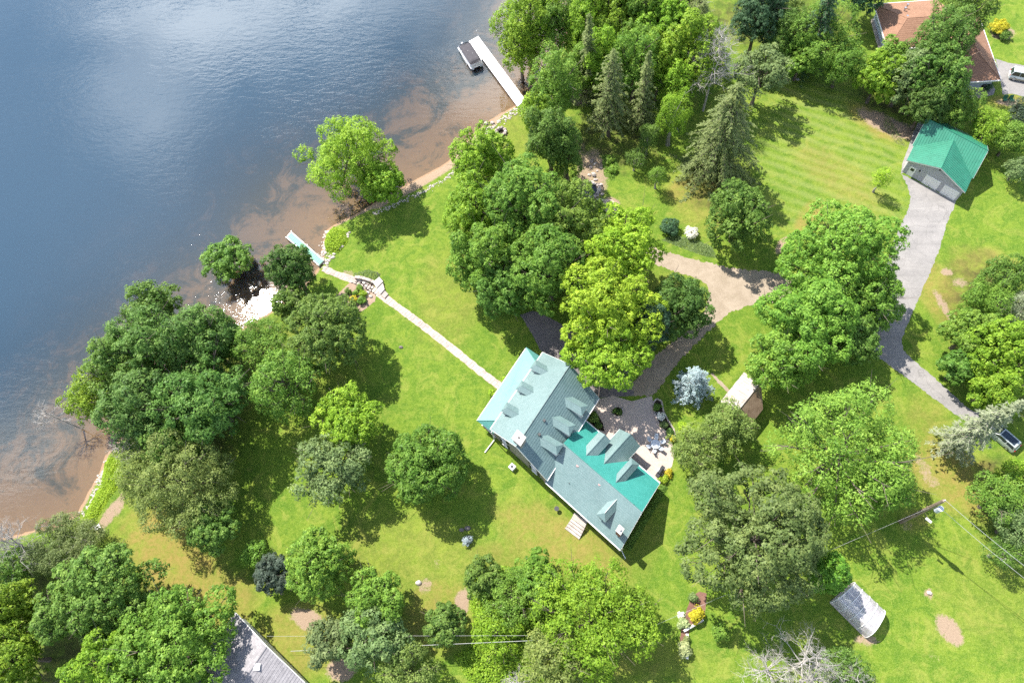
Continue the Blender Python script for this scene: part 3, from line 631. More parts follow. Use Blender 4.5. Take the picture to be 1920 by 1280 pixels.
# shore maple and the big central clump
T_('ash', 655, 298, 80, 15, 'bright', 'lone bright green maple over the sandy shallows', 'maple_tree', group='lone shore tree', z0=.10, yr=.95, dens=1.15, mul=1.12)
T_('maple', 720, 345, 38, 10, 'bright', 'lower right bough tree of the lone shore maple above the beach', 'maple_tree', group='lone shore tree', z0=.1)
T_('maple', 908, 305, 52, 15, 'bright', 'yellow green maple at the shore end of the tall maple clump', group=G2, z0=.05)
T_('maple', 884, 395, 52, 15, 'bright', 'bright maple on the lake side of the tall maple clump', group=G2, z0=.05)
T_('maple', 905, 490, 60, 15, 'green', 'maple on the lawn corner of the tall maple clump', group=G2, z0=.05)
T_('maple', 985, 395, 72, 19, 'green', 'great maple crown in the middle of the tall maple clump', group=G2)
T_('maple', 1066, 425, 66, 17, 'green', 'broad maple of the clump nearest the rocky pond', group=G2, mul=.92)
T_('maple', 1030, 505, 74, 17, 'green', 'maple of the clump overhanging the shaded turning area', group=G2, mul=.92)
T_('maple', 945, 545, 50, 12, 'mid', 'low dark maple at the house end of the tall maple clump', group=G2)
T_('maple', 1160, 465, 72, 16, 'ybright', 'yellow green maple beside the gravel drive', group=G2)
T_('maple', 1132, 588, 88, 17, 'ybright', 'tallest yellow green maple behind the house', group=G2)
T_('maple', 1138, 660, 70, 14, 'ybright', 'yellow green maple overhanging the house roof', group=G2, mul=.95)
T_('maple', 1276, 577, 54, 11, 'dark', 'dark maple in the bend of the gravel drive', group=G2)
T_('round', 1218, 615, 36, 12, 'deep', 'blue green tree between the yellow maples and the dark maple', 'dark_tree', group=G2)
# drive and shed
T_('maple', 1572, 482, 98, 16, 'green', 'large light maple between the two drives', group=G5, mul=1.15)
T_('maple', 1513, 600, 84, 15, 'green', 'large maple whose crown covers the end of the gravel drive', group=G5, mul=1.15)
T_('maple', 1625, 560, 56, 12, 'green', 'maple crown reaching over the asphalt drive', group=G5, mul=1.1)
T_('maple', 1460, 678, 56, 12, 'green', 'maple standing over the log shed roof', group=G5, mul=1.1)
T_('maple', 1600, 640, 46, 9, 'mid', 'lower maple at the drive corner below the large maples', group=G5)
T_('wispy', 1609, 420, 20, 8, 'lime', 'pale lime top of a young tree above the large light maple', 'young_tree', group=G5)
T_('wispy', 1652, 336, 16, 6, 'lime', 'lone lime green sapling on the lawn left of the garage', 'young_tree', group=G5)
conifer(1310, 697, 8, 40, 'blue', 'silvery blue spruce beside the brick patio', group=G5, whorl=.42, droop=.08, leaf=.3, per=16, asp=.4, twist=.3, power=.55, z0=.03)
T_('olive', 1362, 798, 44, 8, 'olive', 'olive crab apple tree below the log shed', 'fruit_tree', group=G5)
T_('olive', 1312, 845, 48, 8, 'olive', 'olive crab apple tree at the curved edge of the patio', 'fruit_tree', group=G5)
T_('bush', 1285, 805, 14, 2.5, 'lime', 'round lime shrub at the top of the patio edge crab apple', 'shrub', 'shrub', group='small garden shrubs')
T_('walnut', 1580, 845, 112, 16, 'green', 'wide bright walnut tree left of the utility pole', 'walnut_tree', group=G5, mul=1.25, z0=.2)
T_('walnut', 1650, 905, 54, 11, 'green', 'darker walnut bough tree nearest the utility pole', 'walnut_tree', group=G5, z0=.2)
T_('oak', 1415, 1005, 128, 17, 'oak', 'huge grey green oak on the lower lawn', 'oak_tree', group=G5, z0=.15)
T_('maple', 1545, 1075, 34, 10, 'green', 'small bright maple between the huge oak and the plastic greenhouse', group=G5)
# right edge
T_('olive', 1885, 520, 40, 10, 'mid', 'dark tree at the head of the right edge thicket', 'broad_tree', group=G6)
T_('olive', 1850, 570, 42, 9, 'green', 'green tree of the right edge thicket beside the dry verge', 'broad_tree', group=G6)
T_('wispy', 1910, 580, 36, 10, 'silver', 'grey willow within the right edge thicket', 'willow_tree', group=G6)
T_('maple', 1815, 625, 42, 9, 'green', 'green maple leaning toward the asphalt drive from the thicket', group=G6)
T_('maple', 1885, 660, 58, 12, 'bright', 'large yellow green maple in the middle of the right edge thicket', group=G6, mul=.9)
T_('maple', 1798, 690, 30, 7, 'mid', 'dark maple at the drive bend under the thicket', group=G6)
T_('maple', 1862, 735, 44, 9, 'bright', 'yellow green maple above the leaning silver spruce', group=G6, mul=.9)
conifer(1922, 752, 20, 52, 'silver', 'silvery pale spruce leaning across the parked car', group=G6, droop=.3, per=9, z0=.10, power=.75)
T_('olive', 1875, 935, 46, 9, 'green', 'green tree right of the utility wires', 'broad_tree', group=G6)
T_('olive', 1908, 900, 36, 8, 'bright', 'yellow green tree at the right edge below the parked car', 'broad_tree', group=G6)
T_('olive', 1905, 985, 40, 8, 'grey', 'grey green tree at the right edge under the wires', 'broad_tree', group=G6)
T_('wispy', 1880, 1035, 30, 6, 'mid', 'low dark tree at the right edge below the grey green tree', 'broad_tree', group=G6)
# lower left shore
T_('oak', 425, 490, 44, 5.5, 'mid', 'grey green shore oak standing out over the sun glitter', 'oak_tree', group=G4, mul=1.15)
T_('maple', 548, 506, 46, 11, 'dark', 'dark maple beside the small green dock', group=G4)
T_('maple', 548, 572, 30, 9, 'mid', 'dark maple between the sun glitter and the round crowned oak', group=G4)
T_('round', 615, 622, 70, 13, 'mid', 'round crowned oak next to the planted soil bed', 'oak_tree', group=G4, mul=1.1)
T_('olive', 492, 650, 46, 12, 'green', 'light feathery tree left of the round crowned oak', 'broad_tree', group=G4)
T_('oak', 290, 580, 46, 12, 'mid', 'oak at the top of the shore thicket reaching over the lake', 'oak_tree', group=G4)
T_('oak', 280, 655, 74, 15, 'dark', 'big dark oak of the shore thicket by the deep water', 'oak_tree', group=G4, mul=1.25)
T_('oak', 380, 640, 66, 15, 'dark', 'big dark oak of the thicket below the sun glitter', 'oak_tree', group=G4, mul=1.25)
T_('ash', 182, 745, 48, 11, 'bright', 'yellow green willow at the lake edge of the shore thicket', 'willow_tree', group=G4, mul=.85)
T_('oak', 230, 690, 54, 13, 'mid', 'green oak between the yellow green willow and the big dark oak by the deep water', 'oak_tree', group=G4, mul=1.1)
T_('oak', 325, 830, 48, 12, 'mid', 'oak bough tree between the dark oaks and the wide olive willow', 'oak_tree', group=G4, mul=1.05)
T_('oak', 415, 640, 34, 11, 'mid', 'oak at the upper right corner of the shore thicket below the sun glitter', 'oak_tree', group=G4, mul=1.1)
T_('oak', 265, 765, 72, 15, 'dark', 'dark oak behind the yellow green willow', 'oak_tree', group=G4, mul=1.3)
T_('oak', 385, 755, 76, 15, 'dark', 'dark oak on the lawn side of the shore thicket', 'oak_tree', group=G4, mul=1.3)
T_('walnut', 535, 715, 62, 13, 'green', 'light green walnut below the round crowned oak', 'walnut_tree', group=G4)
T_('maple', 660, 785, 58, 10, 'bright', 'yellow green maple left of the lone round maple', group=G4, z0=.3)
T_('oak', 625, 875, 66, 10, 'grey', 'pale grey green oak on the lawn left of the lone round maple', 'oak_tree', group=G4, z0=.35, dens=.85)
T_('olive', 345, 905, 88, 13, 'olive', 'wide olive willow at the edge of the yellow lawn', 'willow_tree', group=G4)
T_('olive', 275, 895, 50, 10, 'olive', 'olive willow nearest the lime shore weeds', 'willow_tree', group=G4)
T_('maple', 400, 985, 44, 9, 'mid', 'dark maple at the foot of the wide olive willow', group=G4)
# lower lawn
T_('round', 803, 872, 70, 11, 'green', 'lone round dense maple on the lawn left of the house', group=G7, mul=.85, z0=.05, dens=1.35)
T_('maple', 592, 1062, 60, 10, 'green', 'green maple above the bare earth patch', group=G7, mul=1.05)
T_('round', 517, 1075, 36, 6, 'purple', 'blackish green yew beside the green maple', 'yew_tree', group=G7)
T_('olive', 480, 1040, 24, 4, 'green', 'small green shrub at the head of the blackish yew', 'shrub', 'shrub', group='small garden shrubs')
T_('maple', 706, 1125, 50, 9, 'green', 'grey tinted green maple on the lower lawn', group=G7)
T_('oak', 700, 1200, 56, 9, 'grey', 'grey green oak crossed by the bottom wires', 'oak_tree', group=G7)
T_('oak', 612, 1205, 38, 7, 'grey', 'small grey green oak beside the grey roofed house', 'oak_tree', group=G7)
T_('olive', 765, 1260, 50, 8, 'olive', 'olive tree at the bottom edge below the wires', 'broad_tree', group=G7)
T_('round', 835, 1172, 38, 6, 'mid', 'small dense maple left of the overgrown thicket', group=G7)
T_('maple', 902, 1085, 34, 6, 'mid', 'dark lilac bush at the top of the overgrown thicket', 'lilac_bush', 'bush', group=G7)
T_('olive', 962, 1120, 52, 6, 'green', 'green lilac thicket left of the sprawling maple', 'lilac_bush', 'bush', group=G7)
T_('maple', 1005, 1085, 44, 5, 'green', 'low green lilac against the lawn edge of the thicket', 'lilac_bush', 'bush', group=G7)
T_('olive', 930, 1185, 46, 5, 'bright', 'yellow green bush thicket above the bottom wires', 'lilac_bush', 'bush', group=G7)
T_('ash', 1105, 1160, 100, 12, 'bright', 'sprawling olive green maple below the house', 'maple_tree', group=G7, z0=.2, dens=1.1, mul=.85)
T_('ash', 1185, 1160, 54, 10, 'bright', 'yellow green half of the sprawling maple facing the mulch bed', 'maple_tree', group=G7, mul=.9)
T_('ash', 1050, 1235, 66, 10, 'olive', 'olive green ash at the bottom edge under the sprawling maple', 'ash_tree', group=G7)
T_('olive', 1585, 1262, 40, 4, 'mid', 'dark green juniper between the bare trees at the bottom edge', 'juniper_bush', 'bush', group=G7)
T_('bush', 1352, 1185, 16, 2.2, 'green', 'leafy sapling in the shade of the huge oak near the mulch bed', 'shrub', 'shrub', group='small garden shrubs')
# lower left corner
T_('maple', 205, 1105, 86, 13, 'mid', 'dark blue green maple with a wide crown in the lower left', group=G8, mul=1.2)
T_('maple', 135, 1150, 52, 12, 'mid', 'dark maple left of the wide crowned maple in the lower left', group=G8, mul=1.1)
T_('maple', 330, 1215, 104, 14, 'green', 'great green maple beside the grey roofed house', group=G8)
T_('maple', 215, 1250, 64, 12, 'bright', 'green maple cut by the bottom edge left of the great maple', group=G8, mul=.85)
T_('maple', 30, 1140, 48, 11, 'lime', 'yellow green maple cut by the left edge', group=G8, mul=.72)
T_('maple', 25, 1235, 60, 12, 'bright', 'green maple in the very lower left corner', group=G8, mul=.8)
T_('wispy', 150, 1012, 48, 5, 'spruce', 'feathery pine scrub above the dark blue green maple', 'pine_scrub', 'bush', group=G8, dens=1.5)
T_('wispy', 70, 1042, 30, 4, 'spruce', 'feathery pine scrub at the water edge in the lower left', 'pine_scrub', 'bush', group=G8, dens=1.5)
T_('wispy', 112, 992, 30, 5, 'spruce', 'small feathery pine scrub beside the white garden chair weeds', 'pine_scrub', 'bush', group=G8, dens=1.5)
T_('wispy', 90, 1035, 40, 5, 'spruce', 'feathery pine scrub under the bare shore branches', 'pine_scrub', 'bush', group=G8, dens=1.5)
T_('olive', 25, 1070, 36, 6, 'mid', 'low green bush at the left edge below the bare shore branches', 'shrub', 'shrub', group=G8)
T_('wispy', 262, 1160, 38, 8, 'grey', 'grey pine between the two great maples of the lower left', 'pine_tree', group=G8, dens=1.3)
T_('wispy', 195, 1190, 34, 7, 'grey', 'grey pine with rusty twigs below the dark blue green maple', 'pine_tree', group=G8, dens=1.3)
# bare trees
dead_tree(1318, 208, 18, 'tall bare grey tree at the top of the photo', (.3, .2), .25, n=44, lo=.42, rad0=.24)
dead_tree(1292, 80, 13, 'bare grey tree top behind the dusty olive tree', (0, 1), .24, n=16, lo=.4)
dead_tree(1484, 1246, 9, 'bare grey tree between the huge oak and the greenhouse', (.8, 1.0), .36, n=18)
dead_tree(1440, 1262, 6, 'bare brushy tree left of the bare tree by the greenhouse', (-1.5, .6), .5, n=18)
dead_tree(1500, 1275, 5, 'bare brushy tree cut by the bottom edge under the bare tree', (.5, .3), .6, n=18)
dead_tree(1585, 1290, 5, 'bare twigs at the bottom edge beside the juniper', (0, 1.2), .42, n=12)
dead_tree(980, 1278, 5, 'curled bare branches at the bottom edge left of the sprawling maple', (-.6, -.2), .42, n=12)
dead_tree(70, 1040, 8, 'bare grey branches over the water at the left edge', (-.6, 2.2), .48, n=26, lo=.2)
dead_tree(14, 1045, 9, 'bare grey tree in the far left corner of the shore', (.2, 2.2), .42, n=24, lo=.2)
dead_tree(150, 802, 7, 'bare twigs reaching over the lake under the yellow green willow', (-1.9, .5), .40, n=14, lo=.45)
dead_tree(285, 862, 8, 'bare twiggy crown between the dark oaks and the olive willow', (-1.2, -.5), .30, n=14, lo=.5)
dead_tree(440, 770, 9, 'bare broken bough sticking out of the shore thicket onto the lawn', (3.2, -.6), .2, n=9, lo=.7)
dead_tree(1878, 600, 7, 'bare twigs within the right edge thicket', (.2, .3), .26, n=12, lo=.5)
# ground cover
weeds('shore_weeds', [(150, 985), (168, 948), (190, 905), (196, 870), (206, 852), (235, 862), (228, 905), (205, 935), (188, 962), (175, 985), (160, 1000)], 5200, .5, .26, 'lime', 'lime green weeds along the lower left shore', .8)
weeds('shore_creeper', [(612, 440), (625, 425), (655, 432), (652, 455), (634, 474), (612, 470), (608, 455)], 2600, 1.0, .26, 'lime', 'lime green creeper under the lone shore maple', .8)
weeds('ground_cover', [(1262, 440), (1300, 448), (1335, 462), (1345, 485), (1318, 480), (1270, 462), (1240, 450)], 3000, .28, .2, 'grey', 'blue green ground cover around the white hydrangea')
weeds('shade_plants', [(663, 512), (690, 505), (715, 512), (708, 528), (690, 526), (665, 522)], 900, .5, .26, 'grey', 'tall grasses above the low stone wall', .3)
weeds('undergrowth', [(880, 1080), (940, 1060), (1040, 1070), (1060, 1120), (1010, 1280), (880, 1280), (850, 1230), (900, 1200), (880, 1130)], 9000, 1.3, .34, 'bright', 'tangled green undergrowth around the lilac thicket')
weeds('pond_plants', [(1128, 292), (1150, 288), (1162, 315), (1150, 340), (1132, 330)], 900, .5, .3, 'green', 'green plants at the edge of the pond bed')
weeds('verge_weeds', [(1660, 210), (1690, 255), (1700, 275), (1680, 270), (1655, 235)], 700, .25, .2, 'tan', 'dry weeds along the lawn edge left of the garage', .5)
weeds('hedge', [(1182, 1032), (1166, 1026), (1236, 906), (1252, 914)], 3600, 1.3, .24, 'mid', 'clipped green hedge along the gable end of the house')
# ------------------------------------------------------------------ buildings
def shingles(name, lo, hi, rough=.75, spec=.3, bw=.34, rh=.3, bumpv=.35):
    t = NT(name); uv = t.n('ShaderNodeUVMap').outputs[0]
    bk = t.n('ShaderNodeTexBrick', {'Color1': lo, 'Color2': hi, 'Mortar': tuple(x*.62 for x in lo), 'Scale': 1., 'Mortar Size': .012, 'Brick Width': bw, 'Row Height': rh, 'Bias': 0.}); t.set(bk.inputs['Vector'], uv)
    c = t.mix(t.mr(t.noise(.45, 4, .6), .35, .7, 0, .4), bk.outputs['Color'], tuple(x*1.2 for x in hi)); c = t.mix(t.mr(t.noise(2.5, 4, .7), .5, .78, 0, .35), c, tuple(x*.75 for x in lo))
    return t.done(t.principled(c, rough, spec, 0, t.bump(bk.outputs['Fac'], -bumpv, .012)))
GREY_TEAL = shingles('grey_teal_shingles', (.100, .168, .164), (.128, .196, .192), .42, .9)
TEAL = shingles('teal_roof_shingles', (.030, .205, .172), (.042, .235, .200), .40, .5)
PORCH_SH = shingles('porch_shingles', (.065, .215, .195), (.085, .245, .222), .48, .5)
BROWN_SH = shingles('brown_shingles', (.225, .122, .078), (.275, .158, .104), .85, .2)
GREY_SH = shingles('grey_shingles', (.19, .18, .19), (.28, .265, .275), .85, .25, .42, .4, .8)
GREEN_METAL = plain('green_metal', (.028, .180, .115), .40, .45, 0, .22, .8)
WHITE = plain('white_paint', (.78, .76, .74), .5, .4, 0, .06, 2); GREYW = plain('grey_cladding', (.43, .42, .43), .7, .3, 0, .10, 1.2)
BLUEW = plain('blue_grey_cladding', (.36, .41, .47), .7, .3, 0, .1, 1.2)
GLASS = glass('window_glass'); SHUT = plain('dark_shutter', (.03, .035, .04), .6); SHADEW = plain('white_cladding', (.68, .66, .64), .6, .3, 0, .08, 1.)
t = NT('field_stone'); v = t.n('ShaderNodeTexVoronoi', feature='F1'); v.inputs['Scale'].default_value = 2.6; vd = t.n('ShaderNodeTexVoronoi', feature='DISTANCE_TO_EDGE'); vd.inputs['Scale'].default_value = 2.6
p = t.pos(); t.set(v.inputs['Vector'], p); t.set(vd.inputs['Vector'], p); sx = t.n('ShaderNodeSeparateColor'); t.set(sx.inputs[0], v.outputs['Color'])
c = t.mix(sx.outputs[0], (.24, .205, .175), (.40, .36, .32)); c = t.mix(t.mr(vd.outputs['Distance'], 0, .06, 1, 0), c, (.46, .43, .39))
STONEW = t.done(t.principled(c, .9, .2, 0, t.bump(t.mr(vd.outputs['Distance'], 0, .12), .6, .04)))
BRICK = plain('red_brick', (.34, .16, .12), .85, .2, 0, .3, 3, .3); CONC = plain('pale_concrete', (.55, .51, .47), .85, .25, 0, .12, 2, .2)
DARKM = plain('dark_metal', (.025, .026, .03), .45, .5); STEEL = plain('brushed_steel', (.5, .51, .53), .35, .5, .7, .1)
OLDWOOD = wood('weathered_planks', (.32, .27, .24), (.48, .425, .385)); POLEW = wood('pole_timber', (.20, .145, .10), (.32, .25, .19)); LOGW = wood('brown_logs', (.17, .11, .07), (.26, .18, .12))
UPZ = V(0, 0, 1)
def rise(p, z): return V(p[0], p[1], z)
def slope_slab(m, a, b, c, d, n=0, th=.16, lip=.03):
    """a-b eave, d-c ridge; n courses laid over a slab of the given thickness"""
    a, b, c, d = map(np.asarray, (a, b, c, d)); e = nrm(b-a); nn = nrm(np.cross(b-a, d-a)); nn = nn if nn[2] > 0 else -nn; u = np.cross(nn, e)
    m.prism([a, b, c, d], nn*th, (e, u))
    if n:
        for i in range(n):
            t0, t1 = i/n, (i+1)/n; l0, l1 = a+(d-a)*t0+nn*lip, b+(c-b)*t0+nn*lip; h0, h1 = a+(d-a)*t1+nn*.004, b+(c-b)*t1+nn*.004
            b0, b1 = a+(d-a)*t0, b+(c-b)*t0
            m.add([l0, l1, h1, h0, b0, b1], [(0, 1, 2, 3), (4, 5, 1, 0)], [[(float(q@e), float(q@u)) for q in (l0, l1, h1, h0)], None])
def window(parent, c, al, nn, w, h, shutters=False, bars=True):
    """a framed window on a wall: centre, direction along the wall, outward normal"""
    c = np.asarray(c, float); al = nrm(al); nn = nrm(nn); m = MB(); f = .09
    for s in (-1, 1):
        m.box(c+al*s*(w/2-f/2)+nn*.03, al*f/2, nn*.05, UPZ*h/2); m.box(c+UPZ*s*(h/2-f/2)+nn*.03, al*(w/2-f), nn*.05, UPZ*f/2)
    if bars: m.box(c+nn*.025, al*(w/2-f), nn*.03, UPZ*.03)
    m.box(c+nn*.07-UPZ*(h/2+.05), al*(w/2+.08), nn*.1, UPZ*.045)
    o = m.build('window', WHITE, parent); q = MB(); q.box(c+nn*.006, al*(w/2-f), nn*.006, UPZ*(h/2-f)); q.build('pane', GLASS, o)
    if shutters:
        for s in (-1, 1):
            k = MB(); k.box(c+al*s*(w/2+.28)+nn*.035, al*.24, nn*.03, UPZ*h/2)
            for i in range(4): k.box(c+al*s*(w/2+.28)+nn*.07+UPZ*(i-1.5)*h/4.4, al*.18, nn*.01, UPZ*h/12)
            k.build('shutter', SHUT, parent)
    return o
def dormer(root, FL, FR, dn, s, zf, ze, zr, ap, roofm, wallm=SHADEW, win=True):
    FL, FR, dn = [V(q[0], q[1], 0) for q in (FL, FR, dn)]; dn = nrm(dn); M = (FL+FR)/2; tb, tr = (ze-zf)/s, (zr-zf)/s
    fl, fr, a = rise(FL, ze), rise(FR, ze), rise(M+dn*ap, zr); bl, br, rb = rise(FL+dn*tb, ze), rise(FR+dn*tb, ze), rise(M+dn*tr, zr)
    m = MB(); slope_slab(m, bl, fl, a, rb, 5, .1, .018); slope_slab(m, fr, br, rb, a, 5, .1, .018)
    e = nrm(FR-FL)
    if ap > .05: slope_slab(m, fl, fr, a, a, 0, .1)
    m.tube([a+UPZ*.01, rb+UPZ*.01], .05, 5); r = m.build('dormer', roofm, root)
    w = MB(); i = .16; f0, f1 = FL+e*i+dn*i, FR-e*i+dn*i; z0 = zf+s*i-.02
    w.prism([rise(f0, ze-.1), rise(f1, ze-.1), rise(f1+dn*.08, ze-.1), rise(f0+dn*.08, ze-.1)], ze-.1-z0)
    if ap <= .05: w.prism([rise(f0, ze-.1), rise(f1, ze-.1), rise(M+dn*i, zr-.16)], dn*-.08)
    for q in (f0, f1):
        k = max(.2, tb-i-.1); sg = e*.06*(1 if q is f0 else -1)
        w.add([rise(q, z0), rise(q, ze-.1), rise(q+dn*k, ze-.1), rise(q+sg, z0), rise(q+sg, ze-.1), rise(q+sg+dn*k, ze-.1)], [(0, 1, 2), (5, 4, 3), (0, 3, 4, 1), (1, 4, 5, 2), (2, 5, 3, 0)])
    w.build('dormer_wall', wallm, r)
    if win:
        c = (f0+f1)/2; ww = np.linalg.norm(f1-f0)*.62; hh = (ze-.1-z0)*.72; q = MB(); cz = rise(c-dn*.02, (ze-.1+z0)/2)
        q.box(cz, e*ww/2, dn*.03, UPZ*hh/2); q.build('window', WHITE, r); 
        q = MB(); [q.box(cz-dn*.035+e*sg*ww*.235, e*ww*.2, dn*.006, UPZ*hh*.4) for sg in (-1, 1)]; q.build('pane', GLASS, r)
    return r
# ---- the stone house
A, B, C_, D_ = P(919.4, 804.3, 4.3), P(1025.6, 900.6, 4.3), P(1123, 745.5, 4.3), P(1018, 661, 4.3)
A, B, C_, D_ = [V(q[0], q[1], 0) for q in (A, B, C_, D_)]; u = ((B-A)+(C_-D_))/2; v = ((D_-A)+(C_-B))/2; O = (A+B+C_+D_)/4-u/2-v/2
ZE, ZR = 4.3, 8.2
def mp(a, b, z=0.): q = O+u*a+v*b; return V(q[0], q[1], z)
ulen = np.linalg.norm(u); eu, ev = nrm(u), nrm(v); nNW = nrm(V(-ev[1], ev[0], 0)); nNW = nNW if nNW@eu < 0 else -nNW; nSW = nrm(V(-eu[1], eu[0], 0)); nSW = nSW if nSW@ev < 0 else -nSW
house = thing('stone_house', 'large stone house with pale green roofs and many dormers', 'house', mp(.5, .5))
m = MB(); slope_slab(m, mp(0, 1, ZE), mp(0, 0, ZE), mp(.5, 0, ZR), mp(.5, 1, ZR), 17); slope_slab(m, mp(1, 0, ZE), mp(1, 1, ZE), mp(.5, 1, ZR), mp(.5, 0, ZR), 17)
m.tube([mp(.5, 0, ZR+.02), mp(.5, 1, ZR+.02)], .08, 6); roof = m.build('roof', GREY_TEAL, house)
m = MB(); ia, ib = .035, .022
m.prism([mp(ia, ib, ZE), mp(1-ia, ib, ZE), mp(1-ia, 1-ib, ZE), mp(ia, 1-ib, ZE)], ZE+.1)
for b_ in (ib, 1-ib):
    dv_ = v*(.02 if b_ < .5 else -.02); m.add([mp(ia, b_, ZE), mp(1-ia, b_, ZE), mp(.5, b_, ZR-.3), mp(ia, b_, ZE)+dv_, mp(1-ia, b_, ZE)+dv_, mp(.5, b_, ZR-.3)+dv_], [(0, 1, 2), (5, 4, 3), (0, 2, 5, 3), (1, 4, 5, 2)])
m.build('wall', STONEW, house)
m = MB()                                                    # white eaves and rakes
for a_, a2 in ((0, -.012), (1, 1.012)): m.prism([mp(a_, 0, ZE-.02), mp(a_, 1, ZE-.02), mp(a2, 1, ZE-.02), mp(a2, 0, ZE-.02)], .2)
for b_ in (0, 1):
    for a_ in (0, 1):
        o_ = (nSW if b_ == 0 else -nSW)*.04; m.add([mp(a_, b_, ZE)+o_, mp(.5, b_, ZR)+o_, mp(.5, b_, ZR-.24)+o_, mp(a_, b_, ZE-.24)+o_, mp(a_, b_, ZE-.02)-o_*.2, mp(.5, b_, ZR-.02)-o_*.2, mp(.5, b_, ZR-.24)-o_*.2, mp(a_, b_, ZE-.24)-o_*.2], [(0, 1, 2, 3), (4, 7, 6, 5), (0, 4, 5, 1), (2, 6, 7, 3)])
m.build('eaves_trim', WHITE, house)
sl = (ZR-ZE)/(ulen/2*abs(nrm(u)@nNW))                       # roof rise per metre square to the eave
for px_ in ((993.75, 693.75, 1005.6, 679.4), (965.6, 733, 979.2, 715.4), (937.7, 774.5, 951.2, 754)):
    c = (P(px_[0], px_[1], 5.)+P(px_[2], px_[3], 5.))/2; bb = ((c-O)@np.cross(UPZ, eu))/(v@np.cross(UPZ, eu)); hw = .82/np.linalg.norm(v)
    l, r_ = mp(.012, bb-hw), mp(.012, bb+hw); zf = ZE+(ZR-ZE)*.024; dormer(house, l, r_, -nNW, sl, zf, zf+1.45, zf+1.9, .6, GREY_TEAL)
for k in range(3):
    ax, ay = 1078-22.5*k+22.5, 815+36.6*k-36.6; c = P(ax, ay, 5.2); bb = ((c-O)@np.cross(UPZ, eu))/(v@np.cross(UPZ, eu)); hw = .92/np.linalg.norm(v)
    zf = ZE+(ZR-ZE)*.06; dormer(house, mp(.97, bb+hw), mp(.97, bb-hw), nNW, sl, zf, zf+1.9, zf+2.42, .7, GREY_TEAL)
# windows of the gable wall, lower and upper storeys
for a_ in (.215, .75):
    for zc, hh in ((1.55, 1.5), (4.25 if a_ < .5 else 4.2, 1.25)):
        window(house, mp(a_, ib, zc)+nSW*.02, eu, nSW, 1.0, hh, True)
for a_ in (.25, .6): window(house, mp(1-ia, a_, 1.6)-nNW*.02, ev, -nNW, 1.0, 1.4)
m = MB(); c = P(978.5, 825.4, 9.6); c = mp(.5, (((c-O)@np.cross(UPZ, eu))/(v@np.cross(UPZ, eu)))); m.prism([rise(c+eu*x*.72+ev*y*.62, 9.5) for x, y in ((-1, -1), (1, -1), (1, 1), (-1, 1))], 3.6); m.cur = 1
m.prism([rise(c+eu*x*.84+ev*y*.74, 9.66) for x, y in ((-1, -1), (1, -1), (1, 1), (-1, 1))], .2); ch = m.build('chimney', [STONEW, CONC], house)
m = MB(); m.cyl(rise(c, 9.66), .16, .06, 10); m.build('flue', DARKM, ch)
for (x, y, z) in ((1045.5, 749, 7.), (1020.5, 788.3, 7.4), (1011.5, 814.5, 7.2)):
    q = P(x, y, z); m = MB(); m.box(q+UPZ*.02, eu*.18, ev*.18, UPZ*.16); m.build('roof_vent', DARKM, house)
# porch along the lake side
po = [P(894.4, 788.4, 2.7), P(987.2, 651, 2.7)]; po = [V(*q[:2], 0) for q in po]; pw_ = 3.1
i0, i1 = mp(0, -.012), mp(0, 1.0); o0, o1 = po
in0, in1 = mp(.02, .13), mp(.02, .865)
m = MB(); slope_slab(m, rise(o1, 2.7), rise(o0, 2.7), rise(in0, 4.05), rise(in1, 4.05), 12, .14, .022)
e0, e1 = mp(.035, .01), mp(.035, .985)
slope_slab(m, rise(o0, 2.7), rise(e0, 2.7), rise(in0, 4.05), rise(in0, 4.05), 0, .14); slope_slab(m, rise(e1, 2.7), rise(o1, 2.7), rise(in1, 4.05), rise(in1, 4.05), 0, .14)
m.tube([rise(o0, 2.73), rise(in0, 4.07)], .06, 5); m.tube([rise(o1, 2.73), rise(in1, 4.07)], .06, 5); m.build('porch_roof', PORCH_SH, house)
pe = nrm(o1-o0); pin = nrm(in0-o0-pe*((in0-o0)@pe)); m = MB()
m.prism([rise(o0+pin*.35+pe*.3, .45), rise(o1+pin*.35-pe*.3, .45), rise(e1, .45), rise(e0, .45)], .5); m.build('porch_floor', OLDWOOD, house)
for k in range(7):
    q = o0+pin*.5+pe*(.4+(np.linalg.norm(o1-o0)-.8)*k/6); m = MB(); m.cyl(rise(q, .4), .1, 2.2, 8); m.box(rise(q, .5), pe*.16, pin*.16, UPZ*.08); m.box(rise(q, 2.5), pe*.16, pin*.16, UPZ*.08); m.build('porch_post', WHITE, house)
m = MB()
for z in (.75, 1.25): m.tube([rise(o0+pin*.5+pe*.4, z), rise(o1+pin*.5-pe*.4, z)], .04, 4); m.tube([rise(o0+pin*.5+pe*.4, z), rise(e0, z)], .04, 4)
m.prism([rise(o0+pe*.0, 2.66), rise(o1, 2.66), rise(o1-pin*.1, 2.66), rise(o0-pin*.1, 2.66)], .18); m.build('porch_railing', WHITE, house)
# downspout with its run-off pipe over the grass
m = MB(); q = mp(.03, .0, 0)+nSW*.12; m.tube([rise(q, 4.1), rise(q, .25)], .07, 6); e_ = P(909, 848, .12); m.tube([rise(q, .25), e_], .09, 6); m.build('downspout', WHITE, house)
